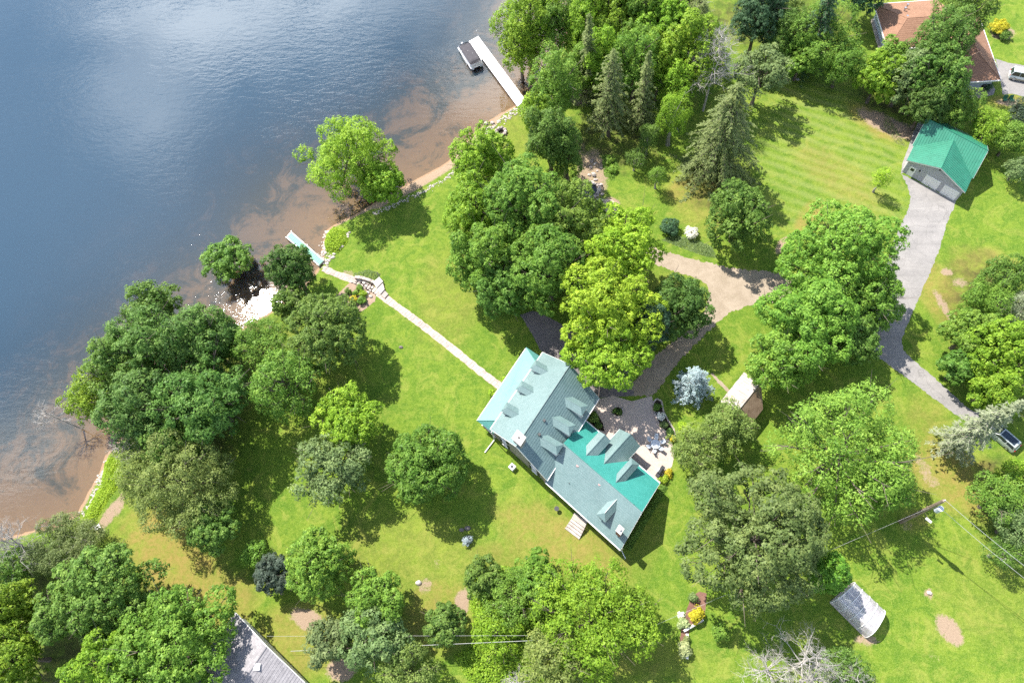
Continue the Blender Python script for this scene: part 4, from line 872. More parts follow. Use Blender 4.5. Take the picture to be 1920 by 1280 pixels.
# ---- long wing
WE, WR = 3.0, 6.0
w1, w2, w3, w4 = [V(*P(*p_, WE)[:2], 0) for p_ in ((1021.6, 901.9), (1164.2, 1030.8), (1236.4, 905.3), (1097.2, 788.4))]
wu = ((w4-w1)+(w3-w2))/2; wv = ((w2-w1)+(w3-w4))/2; WO = (w1+w2+w3+w4)/4-wu/2-wv/2
def wp(a, b, z=0.): q = WO+wu*a+wv*b; return V(q[0], q[1], z)     # a: 0 lower left eave .. 1 patio eave; b: 0 at the main house .. 1 far gable
fu, fv = nrm(wu), nrm(wv); nE = nrm(V(-fv[1], fv[0], 0)); nE = nE if nE@fu > 0 else -nE; nG = nrm(V(-fu[1], fu[0], 0)); nG = nG if nG@fv > 0 else -nG
wsl = (WR-WE)/(np.linalg.norm(wu)/2*abs(fu@nE))
m = MB(); slope_slab(m, wp(0, 1, WE), wp(0, 0, WE), wp(.5, -.02, WR), wp(.5, 1, WR), 17); m.build('wing_roof', GREY_TEAL, house)
m = MB(); slope_slab(m, wp(1, 0, WE), wp(1, 1, WE), wp(.5, 1, WR), wp(.5, -.02, WR), 17, .16, .018); m.tube([wp(.5, 0, WR+.02), wp(.5, 1, WR+.02)], .07, 6); m.build('wing_roof', TEAL, house)
m = MB(); m.prism([wp(.03, -.05, WE), wp(.97, -.05, WE), wp(.97, .975, WE), wp(.03, .975, WE)], WE+.1)
m.add([wp(.03, .975, WE), wp(.97, .975, WE), wp(.5, .975, WR-.3), wp(.03, .96, WE), wp(.97, .96, WE), wp(.5, .96, WR-.3)], [(0, 1, 2), (5, 4, 3), (0, 2, 5, 3), (1, 4, 5, 2)]); m.build('wing_wall', plain('rose_cladding', (.40, .31, .29), .7, .3, 0, .1, 1), house)
m = MB()
for a_, a2 in ((0, -.014), (1, 1.014)): m.prism([wp(a_, .01, WE-.02), wp(a_, 1, WE-.02), wp(a2, 1, WE-.02), wp(a2, .01, WE-.02)], .2)
for a_ in (0, 1):
    o_ = nG*.04; m.add([wp(a_, 1, WE)+o_, wp(.5, 1, WR)+o_, wp(.5, 1, WR-.24)+o_, wp(a_, 1, WE-.24)+o_, wp(a_, 1, WE-.02), wp(.5, 1, WR-.02), wp(.5, 1, WR-.24), wp(a_, 1, WE-.24)], [(0, 1, 2, 3), (4, 7, 6, 5), (0, 4, 5, 1), (2, 6, 7, 3)])
m.build('eaves_trim', WHITE, house)
def wb(x, y, z=4.):
    c = P(x, y, z); q = c-WO; return (q@np.cross(UPZ, fu))/(wv@np.cross(UPZ, fu))
def wing_dormer(x0, y0, x1, y1, side, ze, zr, ap, wid=None, zf=None):
    b0, b1 = wb(x0, y0, ze), wb(x1, y1, ze); a_ = .97 if side > 0 else .10; s_ = -nE if side > 0 else nE
    zf = WE+wsl*(1-a_ if side > 0 else a_)*np.linalg.norm(wu)*abs(fu@nE); l, r_ = wp(a_, b0), wp(a_, b1)
    return dormer(house, l, r_, s_, wsl, zf, ze, zr, ap, GREY_TEAL)
wing_dormer(1125.5, 806, 1147, 824, 1, 4.8, 5.5, .0)
wing_dormer(1184, 857, 1200.5, 869, 1, 4.95, 5.6, .8)
wing_dormer(1114.5, 970, 1130.5, 986.2, -1, 4.9, 5.5, .8)
# cross gable entry reaching out over the patio
cb0, cb1 = wb(1150, 812, 3.6), wb(1186, 848, 3.6); outw = nE*2.6; l, r_ = wp(.97, cb0)+outw, wp(.97, cb1)+outw; mid = (l+r_)/2; zz_ = 3.4; zk = 5.0; inn = -nE
m = MB(); k1, k2 = (zz_-WE)/wsl+2.6, (zk-WE)/wsl+2.6
slope_slab(m, rise(l+inn*k1, zz_), rise(l, zz_), rise(mid, zk), rise(mid+inn*k2, zk), 10, .12, .02); slope_slab(m, rise(r_, zz_), rise(r_+inn*k1, zz_), rise(mid+inn*k2, zk), rise(mid, zk), 10, .12, .02); m.tube([rise(mid, zk+.01), rise(mid+inn*k2, zk+.01)], .05, 5)
m.build('entry_roof', GREY_TEAL, house); m = MB()
for q in (l, r_): m = MB(); m.prism([rise(q, zz_-.02), rise(q+inn*2.6, zz_-.02), rise(q+inn*2.6+(q-mid)*.03, zz_-.02), rise(q+(q-mid)*.03, zz_-.02)], .18); m.build('entry_gutter', WHITE, house)
m = MB(); g0, g1 = l+(r_-l)*.06+inn*.35, r_-(r_-l)*.06+inn*.35; gm_ = (g0+g1)/2
m.prism([rise(g0, zz_), rise(g1, zz_), rise(g1+inn*2.4, zz_), rise(g0+inn*2.4, zz_)], zz_+.1); m.add([rise(g0, zz_), rise(g1, zz_), rise(gm_, zk-.25), rise(g0, zz_)+inn*.1, rise(g1, zz_)+inn*.1, rise(gm_, zk-.25)+inn*.1], [(0, 1, 2), (5, 4, 3), (0, 2, 5, 3), (1, 4, 5, 2)]); m.build('entry_wall', SHADEW, house)
m = MB(); m.box(rise(gm_+nE*.04, 1.05), fv*.5, nE*.03, UPZ*1.05); dr = m.build('door', plain('dark_door', (.06, .05, .045), .5), house); m = MB(); m.blob(rise(gm_+nE*.1+fv*.38, 1.0), (.05,)*3, rng, 0, True); m.build('handle', STEEL, dr)
c = P(1162.3, 993, 6.4); m = MB(); m.prism([rise(c+fu*x*.42+fv*y*.36, 6.5) for x, y in ((-1, -1), (1, -1), (1, 1), (-1, 1))], 2.4); m.cur = 1; m.prism([rise(c+fu*x*.5+fv*y*.44, 6.6) for x, y in ((-1, -1), (1, -1), (1, 1), (-1, 1))], .13); ch = m.build('chimney', [BRICK, CONC], house)
m = MB(); m.cyl(rise(c, 6.6), .17, .35, 10, .14); m.build('chimney_pot', CONC, ch)
for (x, y) in ((1083.5, 873.5), (1124.7, 908.5)):
    q = P(x, y, 5.1); m = MB(); m.cyl(q-UPZ*.4, .17, .7, 10); m.cyl(q+UPZ*.3, .27, .1, 10, .2); m.build('roof_vent', plain('rusty_cap', (.42, .26, .25), .6), house)
q = P(1067, 906, 4.); m = MB(); m.cyl(q-UPZ*.3, .06, .6, 7); m.build('vent_pipe', DARKM, house)
for b_ in (.2, .45, .8): window(house, wp(.03, b_, 1.55)-nE*.02, fv, -nE, 1.1, 1.2)
m = MB(); q = wp(.04, 1.0)+nG*.1; m.tube([rise(q, 2.8), rise(q, .2)], .06, 6); m.tube([rise(q, .2), P(1173, 1047, .1)], .07, 6); m.build('downspout', WHITE, house)
# wooden landing and steps
dk = thing('wooden_steps', 'weathered wooden landing with steps down to the lawn below the house', 'steps', P(1080, 985))
ld = [P(1077.3, 960.2, .95), P(1101.2, 977, .95), P(1096.3, 989.3, .95), P(1071.6, 971, .95)]
for k in range(5):
    a_, b_ = k/5, (k+1)/5-.025; m = MB(); m.prism([ld[0]+(ld[3]-ld[0])*a_, ld[1]+(ld[2]-ld[1])*a_, ld[1]+(ld[2]-ld[1])*b_, ld[0]+(ld[3]-ld[0])*b_], .06); m.build('plank', OLDWOOD, dk)
st0, st1 = ld[3], ld[2]; e0_, e1_ = P(1059, 990.5, .1), P(1085.7, 1011, .1)
for k in range(4):
    z = .78-.2*k; a_, b_ = (k+.06)/4, (k+.97)/4; f = lambda p0, p1, s: rise(p0+(p1-p0)*s, z); m = MB(); m.prism([f(st0, e0_, a_), f(st1, e1_, a_), f(st1, e1_, b_), f(st0, e0_, b_)], .06); m.build('step', OLDWOOD, dk)
m = MB()
for p0, p1 in ((st0, e0_), (st1, e1_)): m.add([rise(p0, .72), rise(p1, .1), rise(p1, 0), rise(p0, 0)]+[rise(q_+(st1-st0)*.02*(1 if p0 is st0 else -1), z_) for q_, z_ in ((p0, .72), (p1, .1), (p1, 0), (p0, 0))], [(0, 1, 2, 3), (7, 6, 5, 4), (0, 4, 5, 1)])
for q_ in ld: m.cyl(rise(q_+(sum(ld)/4-q_)*.1, 0), .06, .9, 6)
m.build('frame', OLDWOOD, dk)

# ---- green roofed garage
GF = P(1690.9, 321.6); GE = nrm(P(1791.3, 377.8)-GF); GD = V(-GE[1], GE[0], 0)
def gp(e, d, z=0.): q = GF+GE*(e-.235*max(d, 0) if d > .3 else e)+GD*d; return V(q[0], q[1], z)
gar = thing('garage', 'grey garage with a bright green metal roof and three white doors', 'garage', gp(4.9, 5))
GZ, GR_, GK = 3.0, 5.5, 5.0
m = MB(); m.prism([gp(0, 0, GZ), gp(9.86, 0, GZ), gp(9.86, 10.6, GZ), gp(0, 10.6, GZ)], GZ+.1)
m.add([gp(0, 0, GZ), gp(9.86, 0, GZ), gp(4.93, 0, GK-.2), gp(0, .12, GZ), gp(9.86, .12, GZ), gp(4.93, .12, GK-.2)], [(0, 1, 2), (5, 4, 3), (0, 2, 5, 3), (1, 4, 5, 2)])
for e_ in (.03, 9.83): m.add([gp(e_, 3.2, GZ), gp(e_, 10.6, GZ), gp(e_, 7.1, GR_-.2)]+[gp(e_+(.1 if e_ < 1 else -.1), d_, z_) for d_, z_ in ((3.2, GZ), (10.6, GZ), (7.1, GR_-.2))], [(0, 1, 2), (5, 4, 3), (0, 2, 5, 3), (1, 4, 5, 2)])
gw = m.build('wall', GREYW, gar)
m = MB()
for k in range(1, 19): 
    z = k*.165; m.box(gp(4.93, -.012, z), GE*4.93, GD*.012, UPZ*.02)
for k in range(1, 9):
    z = GZ+k*.2; w_ = 4.93*(1-(z-GZ)/(GK-.2-GZ)); 
    if w_ > .3: m.box(gp(4.93, -.012, z), GE*w_, GD*.012, UPZ*.02)
m.build('clapboard', GREYW, gar)
def ribbed(m, a, b, c, d, st=.42):
    slope_slab(m, a, b, c, d, 0, .1); a, b, c, d = map(np.asarray, (a, b, c, d)); L = np.linalg.norm(b-a); n = max(2, int(L/st)); nn = nrm(np.cross(b-a, d-a)); nn = nn if nn[2] > 0 else -nn; s = nrm(b-a)
    for i in range(1, n):
        p0 = a+(b-a)*i/n; p1 = d+(c-d)*i/n; m.add([p0-s*.035+nn*.002, p0+s*.035+nn*.002, p1+s*.035+nn*.002, p1-s*.035+nn*.002, p0+nn*.05, p1+nn*.05], [(0, 4, 5, 3), (4, 1, 2, 5), (0, 1, 4)])
m = MB(); ribbed(m, gp(-.55, 11.1, GZ), gp(10.4, 11.1, GZ), gp(10.4, 7.1, GR_), gp(-.55, 7.1, GR_)); m.build('roof', GREEN_METAL, gar)
m = MB(); ribbed(m, gp(-.55, 3.05, GZ+.02), gp(10.4, 3.05, GZ+.02), gp(10.4, 7.1, GR_), gp(-.55, 7.1, GR_)); m.tube([gp(-.55, 7.1, GR_+.02), gp(10.4, 7.1, GR_+.02)], .07, 6); m.build('roof', GREEN_METAL, gar)
kd = 3.05+(GK-GZ)/(GR_-GZ)*4.05
def vridge(m, e0, sgn):
    a, b, c, d = gp(e0, -.3, GZ+.01), gp(e0, 3.1, GZ+.03), gp(4.93, kd, GK+.02), gp(4.93, -.3, GK+.01); slope_slab(m, a, b, c, d, 0, .1)
    nn = nrm(np.cross(b-a, d-a)); nn = nn if nn[2] > 0 else -nn
    for i in range(1, 16):
        f = i/16; ds = -.3+f*(kd+.3)
        lo = gp(e0, ds, GZ+.01) if ds < 3.05 else b+(c-b)*((ds-3.05)/(kd-3.05)); hi = gp(4.93, ds, GK+.01); s = nrm(b-a)*.035
        if np.linalg.norm(hi-lo) < .3: continue
        m.add([lo-s, lo+s, hi+s, hi-s, lo+nn*.05, hi+nn*.05], [(0, 4, 5, 3), (4, 1, 2, 5), (0, 1, 4)])
m = MB(); vridge(m, -.3, -1); vridge(m, 10.2, 1); m.tube([gp(4.93, -.3, GK+.03), gp(4.93, kd, GK+.03)], .07, 6); m.build('gable_roof', GREEN_METAL, gar)
m = MB()
for e_ in (-.3, 10.2): m.add([gp(e_, -.33, GZ), gp(4.93, -.33, GK), gp(4.93, -.33, GK-.22), gp(e_, -.33, GZ-.22), gp(e_, -.29, GZ), gp(4.93, -.29, GK), gp(4.93, -.29, GK-.22), gp(e_, -.29, GZ-.22)], [(0, 1, 2, 3), (7, 6, 5, 4), (2, 6, 7, 3)])
m.build('eaves_trim', WHITE, gar)
for e_ in (-.57, 10.42):
    m = MB()
    for d_ in (3.05, 11.1): m.add([gp(e_, d_, GZ), gp(e_, 7.1, GR_), gp(e_, 7.1, GR_-.2), gp(e_, d_, GZ-.2), gp(e_+.03, d_, GZ-.01), gp(e_+.03, 7.1, GR_-.01), gp(e_+.03, 7.1, GR_-.2), gp(e_+.03, d_, GZ-.2)], [(0, 1, 2, 3), (7, 6, 5, 4), (0, 4, 5, 1), (2, 6, 7, 3)])
    m.build('eaves_trim', WHITE, gar)
for ec, w_, h_ in ((4.95, 2.6, 2.15), (8.25, 2.6, 2.15), (1.3, 1.05, 2.05)):
    m = MB(); m.box(gp(ec, -.03, h_/2), GE*w_/2, GD*.03, UPZ*h_/2)
    for k in range(4):
        if w_ > 2: m.box(gp(ec, -.07, (k+.5)*h_/4), GE*(w_/2-.05), GD*.012, UPZ*(h_/8-.025))
    o = m.build('garage_door' if w_ > 2 else 'door', WHITE, gar); m = MB()
    if w_ > 2: m.box(gp(ec, -.1, .35), GE*.12, GD*.02, UPZ*.03); m.build('handle', DARKM, o)
    else: m.box(gp(ec, -.066, 1.5), GE*.3, GD*.006, UPZ*.3); m.build('pane', GLASS, o)
for ec, z in ((2.4, 2.1), (4.93, 4.35)):
    m = MB(); m.box(gp(ec, -.08, z), GE*.1, GD*.08, UPZ*.16); m.build('wall_lamp', DARKM, gar)

# ---- brown roofed house
def bz(x, y): return (1600+x/5.333, y/5.333)
def BP(x, y, z): return P(*bz(x, y), z)
bh = thing('brown_roofed_house', 'neighbouring bungalow with a rust brown hipped roof', 'house', BP(850, 450, 0))
EZ, RZ = 2.9, 4.9
a, b, c, d = BP(210, 45, EZ), BP(345, 495, EZ), BP(980, 450, EZ), BP(830, 0, EZ)
e1, e2, e3 = BP(1030, 830, EZ), BP(1475, 800, EZ), BP(1255, 170, EZ); e4 = e1+(e3-e2)
r0 = BP(540, 185, RZ); r1 = r0+(c-b)*.78
m = MB(); slope_slab(m, a, b, r0, r0, 0); slope_slab(m, b, c, r1, r0, 14, .15, .02); slope_slab(m, d, a, r0, r1, 14, .15, .02); slope_slab(m, c, d, r1, r1, 0); m.tube([r0, r1], .06, 5); m.tube([b, r0], .06, 5); m.tube([a, r0], .06, 5); m.build('roof', BROWN_SH, bh)
s0 = (e1+e2)/2+(e3-e2)*.42+UPZ*(RZ-EZ); s1 = (e3+e4)/2+UPZ*(RZ-EZ)
s0 = BP(1240, 515, RZ); s1 = s0+(e3-e2)*.62
m = MB(); slope_slab(m, e1, e2, s0, s0, 0); slope_slab(m, e2, e3, s1, s0, 14, .15, .02); slope_slab(m, e4, e1, s0, s1, 14, .15, .02); slope_slab(m, e3, e4, s1, s1, 0); m.tube([s0, s1], .06, 5); m.tube([e1, s0], .06, 5); m.tube([e2, s0], .06, 5); m.build('roof', BROWN_SH, bh)
m = MB()
for L in ((a, b, c, d), (e1, e2, e3, e4)):
    for i in range(4):
        p0, p1 = L[i], L[(i+1) % 4]; o_ = nrm(np.cross(p1-p0, UPZ)); ce = sum(L)/4; o_ = o_ if o_@(p0-ce) > 0 else -o_; m.prism([p0, p1, p1+o_*.13, p0+o_*.13], .2)
m.build('gutter', WHITE, bh)
m = MB()
for L in ((a, b, c, d), (e1, e2, e3, e4)): ce = sum(L)/4; m.prism([rise(q+(ce-q)*.12, EZ-.05) for q in L], EZ+.05)
m.build('wall', BLUEW, bh)
for x, y in ((540, 60), (515, 95), (535, 175), (605, 190), (1145, 555), (1250, 515)): 
    q = BP(x, y, 4.3); m = MB(); m.cyl(q-UPZ*.5, .14, .8, 8); m.cyl(q+UPZ*.3, .22, .1, 8); m.build('roof_vent', STEEL if y < 300 else BRICK, bh)
m = MB(); q = BP(310, 370, 4.1); m.tube([q-UPZ*.9, q], .03, 4); m.tube([q+V(-.5, 0, 0), q+V(.5, .1, 0)], .025, 4); m.tube([q+V(-.3, -.3, -.1), q+V(-.3, .3, -.1)], .02, 4); m.build('antenna', STEEL, bh)
m = MB(); m.prism([BP(180, 200, .3), BP(275, 560, .3), BP(350, 500, .3), BP(240, 150, .3)], .35); m.build('side_porch', OLDWOOD, bh)
# ---- grey roofed house in the lower left
def hz(x, y, z): return P(400+x/8, 1120+y/8, z)
gh = thing('grey_roofed_house', 'house corner with a grey shingled roof at the bottom edge', 'house', hz(500, 1100, 0))
n0, ap0, s_0 = hz(320, 215, 3.), hz(800, 735, 5.1), hz(1370, 1275, 3.); rv = hz(540, 1120, 5.1)-ap0; rv = rv*3.2; rv[2] = 0
m = MB(); slope_slab(m, n0+rv, n0, ap0, ap0+rv, 16, .15, .025); m.build('roof', GREY_SH, gh); m = MB(); slope_slab(m, s_0, s_0+rv, ap0+rv, ap0, 16, .15, .035); m.tube([ap0+UPZ*.02, ap0+rv+UPZ*.02], .08, 5); m.build('roof', GREY_SH, gh)
m = MB(); nn_ = nrm(np.cross(s_0-n0, UPZ)); nn_ = nn_ if nn_@rv < 0 else -nn_
for p0 in (n0, s_0): m.add([p0, ap0, ap0-UPZ*.22, p0-UPZ*.22, p0+nn_*.08, ap0+nn_*.08, ap0+nn_*.08-UPZ*.22, p0+nn_*.08-UPZ*.22], [(0, 1, 2, 3), (7, 6, 5, 4), (0, 4, 5, 1), (2, 6, 7, 3)])
m.build('eaves_trim', WHITE, gh); m = MB(); w0, w1_ = n0+(s_0-n0)*.04+nrm(rv)*.4, s_0-(s_0-n0)*.04+nrm(rv)*.4; m.prism([rise(w0, 2.85), rise(w1_, 2.85), rise(w1_+rv, 2.85), rise(w0+rv, 2.85)], 2.95); m.add([rise(w0, 2.85), rise(w1_, 2.85), rise((w0+w1_)/2, 4.85)]+[rise(q+nrm(rv)*.1, z_) for q, z_ in ((w0, 2.85), (w1_, 2.85), ((w0+w1_)/2, 4.85))], [(0, 1, 2), (5, 4, 3), (0, 2, 5, 3), (1, 4, 5, 2)]); m.build('wall', SHADEW, gh)
q = hz(670, 1035, 4.7); m = MB(); m.box(q, (.35, 0, 0), (0, .35, 0), (0, 0, .35)); m.box(q+UPZ*.38, (.42, 0, 0), (0, .42, 0), (0, 0, .04)); m.build('roof_vent', WHITE, gh)
# ---- log shed
def lz(x, y, z): return P(1240+x/5.82, 640+y/5.82, z)
L0, L1, R0 = lz(645, 655, 2.5), lz(905, 335, 2.5), lz(825, 772, 4.3); S1 = lz(1105, 740, 2.5); ax_ = L1-L0; S0 = S1-ax_*.98; R1 = R0+ax_
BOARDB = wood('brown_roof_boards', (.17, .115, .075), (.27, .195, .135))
shed = thing('log_shed', 'small log shed with a weathered plank roof between the fruit tree and the maple', 'shed', rise((L0+S1)/2, 0))
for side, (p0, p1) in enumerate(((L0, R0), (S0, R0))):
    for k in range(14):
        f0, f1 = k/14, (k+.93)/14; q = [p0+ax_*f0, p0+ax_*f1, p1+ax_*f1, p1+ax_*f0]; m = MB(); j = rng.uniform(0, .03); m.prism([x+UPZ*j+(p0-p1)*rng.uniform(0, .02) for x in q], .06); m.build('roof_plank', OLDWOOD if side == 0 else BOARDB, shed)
m = MB(); m.tube([R0+UPZ*.06, R1+UPZ*.06], .07, 5); m.build('ridge_board', OLDWOOD, shed)
i_ = nrm(ax_)*.4; cn_ = [L0*.92+S0*.08+i_, S0*.92+L0*.08+i_, S1*.92+L1*.08-i_, L1*.92+S1*.08-i_]
for k in range(9):
    for i in range(4): m = MB(); p0, p1 = cn_[i], cn_[(i+1) % 4]; e_ = nrm(p1-p0)*.15; m.tube([rise(p0-e_, .14+k*.26+(.13 if i % 2 else 0)), rise(p1+e_, .14+k*.26+(.13 if i % 2 else 0))], .13, 6); m.build('log', LOGW, shed)
m = MB()
for p0, p1, pr in ((cn_[0], cn_[1], R0+i_), (cn_[3], cn_[2], R1-i_)): m.add([rise(p0, 2.4), rise(p1, 2.4), rise(pr, 4.1), rise(p0+i_*.1, 2.4), rise(p1+i_*.1, 2.4), rise(pr+i_*.1, 4.1)], [(0, 1, 2), (5, 4, 3), (0, 2, 5, 3), (1, 4, 5, 2)])
m.build('gable_wall', LOGW, shed)
# ------------------------------------------------------------------ docks, boat, cars and small things
def frame(cpx, a_px, z=0.):
    """centre and two horizontal axes from a pixel and a pixel further along the long axis"""
    c = P(*cpx, z); q = P(*a_px, z); e = nrm(V(*(q-c)[:2], 0)); return c, e, V(-e[1], e[0], 0)
def dz_(x, y): return (820+x/7.11, 40+y/7.11)
GREENDECK = plain('pale_green_deck', (.15, .40, .27), .6, .3, 0, .08, 3); WPLANK = plain('sun_bleached_white_boards', (.80, .77, .76), .7, .3, 0, .05, 2)
def dock(name, label, c4, z, bw, nsec, top, side, rim=None):
    """c4: far left, far right, near right, near left corners"""
    c4 = [rise(q, z) for q in c4]; r = thing(name, label, 'dock', rise(sum(c4)/4, WL)); fl, fr, nr, nl = c4; Ln = np.linalg.norm(nl-fl); n = int(Ln/bw)
    m = MB()
    for k in range(n):
        a, b = k/n, (k+.93)/n; m.prism([fl+(nl-fl)*a, nl*b+fl*(1-b), nr*b+fr*(1-b), fr+(nr-fr)*a], .05)
    o = m.build('deck_boards', top, r); o['kind'] = 'stuff'
    m = MB(); w = nrm(fr-fl)
    for p0, p1, s in ((fl, nl, 1), (fr, nr, -1)): m.prism([p0-UPZ*.056, p1-UPZ*.056, p1+w*s*.12-UPZ*.056, p0+w*s*.12-UPZ*.056], .2)
    for k in range(nsec+1): f = k/nsec; m.prism([fl+(nl-fl)*f-UPZ*.06, fr+(nr-fr)*f-UPZ*.06, fr+(nr-fr)*f-UPZ*.06+nrm(nl-fl)*.08*(1 if k < nsec else -1), fl+(nl-fl)*f-UPZ*.06+nrm(nl-fl)*.08*(1 if k < nsec else -1)], .16)
    m.build('frame', side, r)
    for k in range(nsec+1):
        for p0, p1, s in ((fl, nl, -1), (fr, nr, 1)): m = MB(); q = p0+(p1-p0)*min(max(k/nsec, .01), .97)+w*s*.06; m.tube([rise(q, -1.6), rise(q, z+.22)], .045, 6); m.build('post', STEEL, r)
    if rim:
        m = MB()
        for p0, p1, s in ((fl, nl, 1), (fr, nr, -1)): m.prism([p0+UPZ*.02, p1+UPZ*.02, p1+w*s*.14+UPZ*.02, p0+w*s*.14+UPZ*.02], .05)
        m.prism([fl+UPZ*.02, fr+UPZ*.02, fr+nrm(nl-fl)*.16+UPZ*.02, fl+nrm(nl-fl)*.16+UPZ*.02], .05); m.build('rim', rim, r)
    return r
dock('long_dock', 'long white dock with the covered pontoon boat tied to it', [P(*dz_(425, 265), .3), P(*dz_(545, 200), .3), P(*dz_(1172, 1043), .3), P(*dz_(1068, 1138), .3)], .3, .15, 5, WPLANK, plain('dock_frame', (.22, .15, .14), .7))
def sz_(x, y): return (360+x/4.571, 400+y/4.571)
dock('small_dock', 'short pale green dock with white edges among the shore trees', [P(*sz_(805, 205), .25), P(*sz_(850, 155), .25), P(*sz_(1130, 400), .25), P(*sz_(1085, 448), .25)], .25, .4, 2, GREENDECK, WHITE, WHITE)
m = MB(); q = P(*dz_(535, 170), .3); m.tube([rise(q, -1), rise(q, 1.2)], .05, 6); tag(m.build('mooring_post', WHITE), 'white post at the lake end of the long dock', 'post')
# pontoon boat: e points from the stern to the bow
c, e, s = frame(dz_(437, 452), dz_(590, 690), .5); s = -s if s@(P(*dz_(430, 225), .5)-c) < 0 else s                 # s towards the dock
boat = thing('pontoon_boat', 'pontoon boat under a charcoal cover moored beside the long white dock', 'boat', rise(c, WL)); BL, BW = 3.5, 1.38
bp = lambda x, y, z: rise(c+e*x+s*y, z)
HULLW = plain('boat_white', (.74, .72, .74), .35, .5, 0, .04); COVER = plain('charcoal_cover', (.075, .070, .078), .85, .2, 0, .2, 1.6, .3)
for y in (-.85, .85): m = MB(); m.tube([bp(-BL, y, -.15), bp(BL*.72, y, -.15), bp(BL*.95, y, -.05), bp(BL*1.06, y, .1)], [.32, .32, .24, .05], 10); m.build('pontoon', STEEL, boat, True)
def rounded(x0, x1, w, r, z, n=5):
    o = []
    for cx, cy, a0 in ((x1-r, w-r, 0), (x0+r, w-r, 90), (x0+r, -w+r, 180), (x1-r, -w+r, 270)):
        o += [bp(cx+r*math.cos(rad(a0+90*k/n)), cy+r*math.sin(rad(a0+90*k/n)), z) for k in range(n+1)]
    ar = sum(o[i][0]*o[(i+1) % len(o)][1]-o[(i+1) % len(o)][0]*o[i][1] for i in range(len(o))); return o if ar > 0 else o[::-1]
m = MB(); m.prism(rounded(-BL, BL, BW, .25, .35), .14); m.build('deck', HULLW, boat)
m = MB(); ro, ri = rounded(-BL+.5, BL-.08, BW-.03, .45, 1.05), rounded(-BL+.55, BL-.14, BW-.09, .42, 1.05); n_ = len(ro)
m.add(ro+ri+[rise(q, .36) for q in ro]+[rise(q, .36) for q in ri], [(i, (i+1) % n_, n_+(i+1) % n_, n_+i) for i in range(n_)]+[(i, 2*n_+i, 2*n_+(i+1) % n_, (i+1) % n_) for i in range(n_)]+[(n_+i, n_+(i+1) % n_, 3*n_+(i+1) % n_, 3*n_+i) for i in range(n_)]); m.build('fence', HULLW, boat)
rr = rounded(-BL+.5, BL-.08, BW-.06, .45, 1.1); m = MB(); m.tube(rr+[rr[0]], .035, 5, False); m.build('rail', STEEL, boat)
m = MB(); r1, r2, r3 = rounded(-BL+.75, BL-.55, BW-.16, .4, 1.08), rounded(-BL+1.0, BL-.85, BW-.42, .35, 1.32), rounded(-BL+1.3, BL-1.2, BW-.75, .3, 1.40)
m.add(r1+r2+r3, [(i, (i+1) % n_, n_+(i+1) % n_, n_+i) for i in range(n_)]+[(n_+i, n_+(i+1) % n_, 2*n_+(i+1) % n_, 2*n_+i) for i in range(n_)]+[tuple(range(2*n_, 3*n_))]); cv = m.build('cover', COVER, boat)
m = MB(); m.tube([bp(-BL+1.2, -.75, 1.34), bp(-BL+1.05, .2, 1.36), bp(-BL+1.3, .85, 1.33)], .05, 5); m.tube([bp(-BL+.62, -1., 1.18), bp(-BL+.5, 0, 1.2), bp(-BL+.62, 1., 1.18)], .06, 5); m.build('seam', DARKM, cv)
m = MB(); m.box(bp(-BL+.1, -.2, .75), e*.22, s*.24, UPZ*.3); m.tube([bp(-BL-.05, -.2, .6), bp(-BL-.1, -.2, -.6)], .1, 6); m.blob(bp(-BL+.1, -.2, 1.05), (.28, .28, .14), rng, .03, True); m.build('outboard_motor', plain('outboard_grey', (.35, .37, .42), .3, .5), boat)
m = MB(); [m.tube([bp(-.9+2.2*k, -BW-.12, .5), bp(-.9+2.2*k, -BW-.12, -.2)], .03, 5) for k in (0, 1)]; [m.tube([bp(-.9, -BW-.12, z), bp(1.3, -BW-.12, z)], .03, 5) for z in (.45, .1)]; m.tube([bp(1.4, -BW-.1, .4), bp(1.9, -BW-.3, .1)], .05, 5); m.build('side_ladder', STEEL, boat)
for y in (-.2, .35): m = MB(); m.blob(bp(.1+y*2, y, 1.44), (.06,)*3, rng, 0, True); m.build('cover_vent', WHITE, boat)

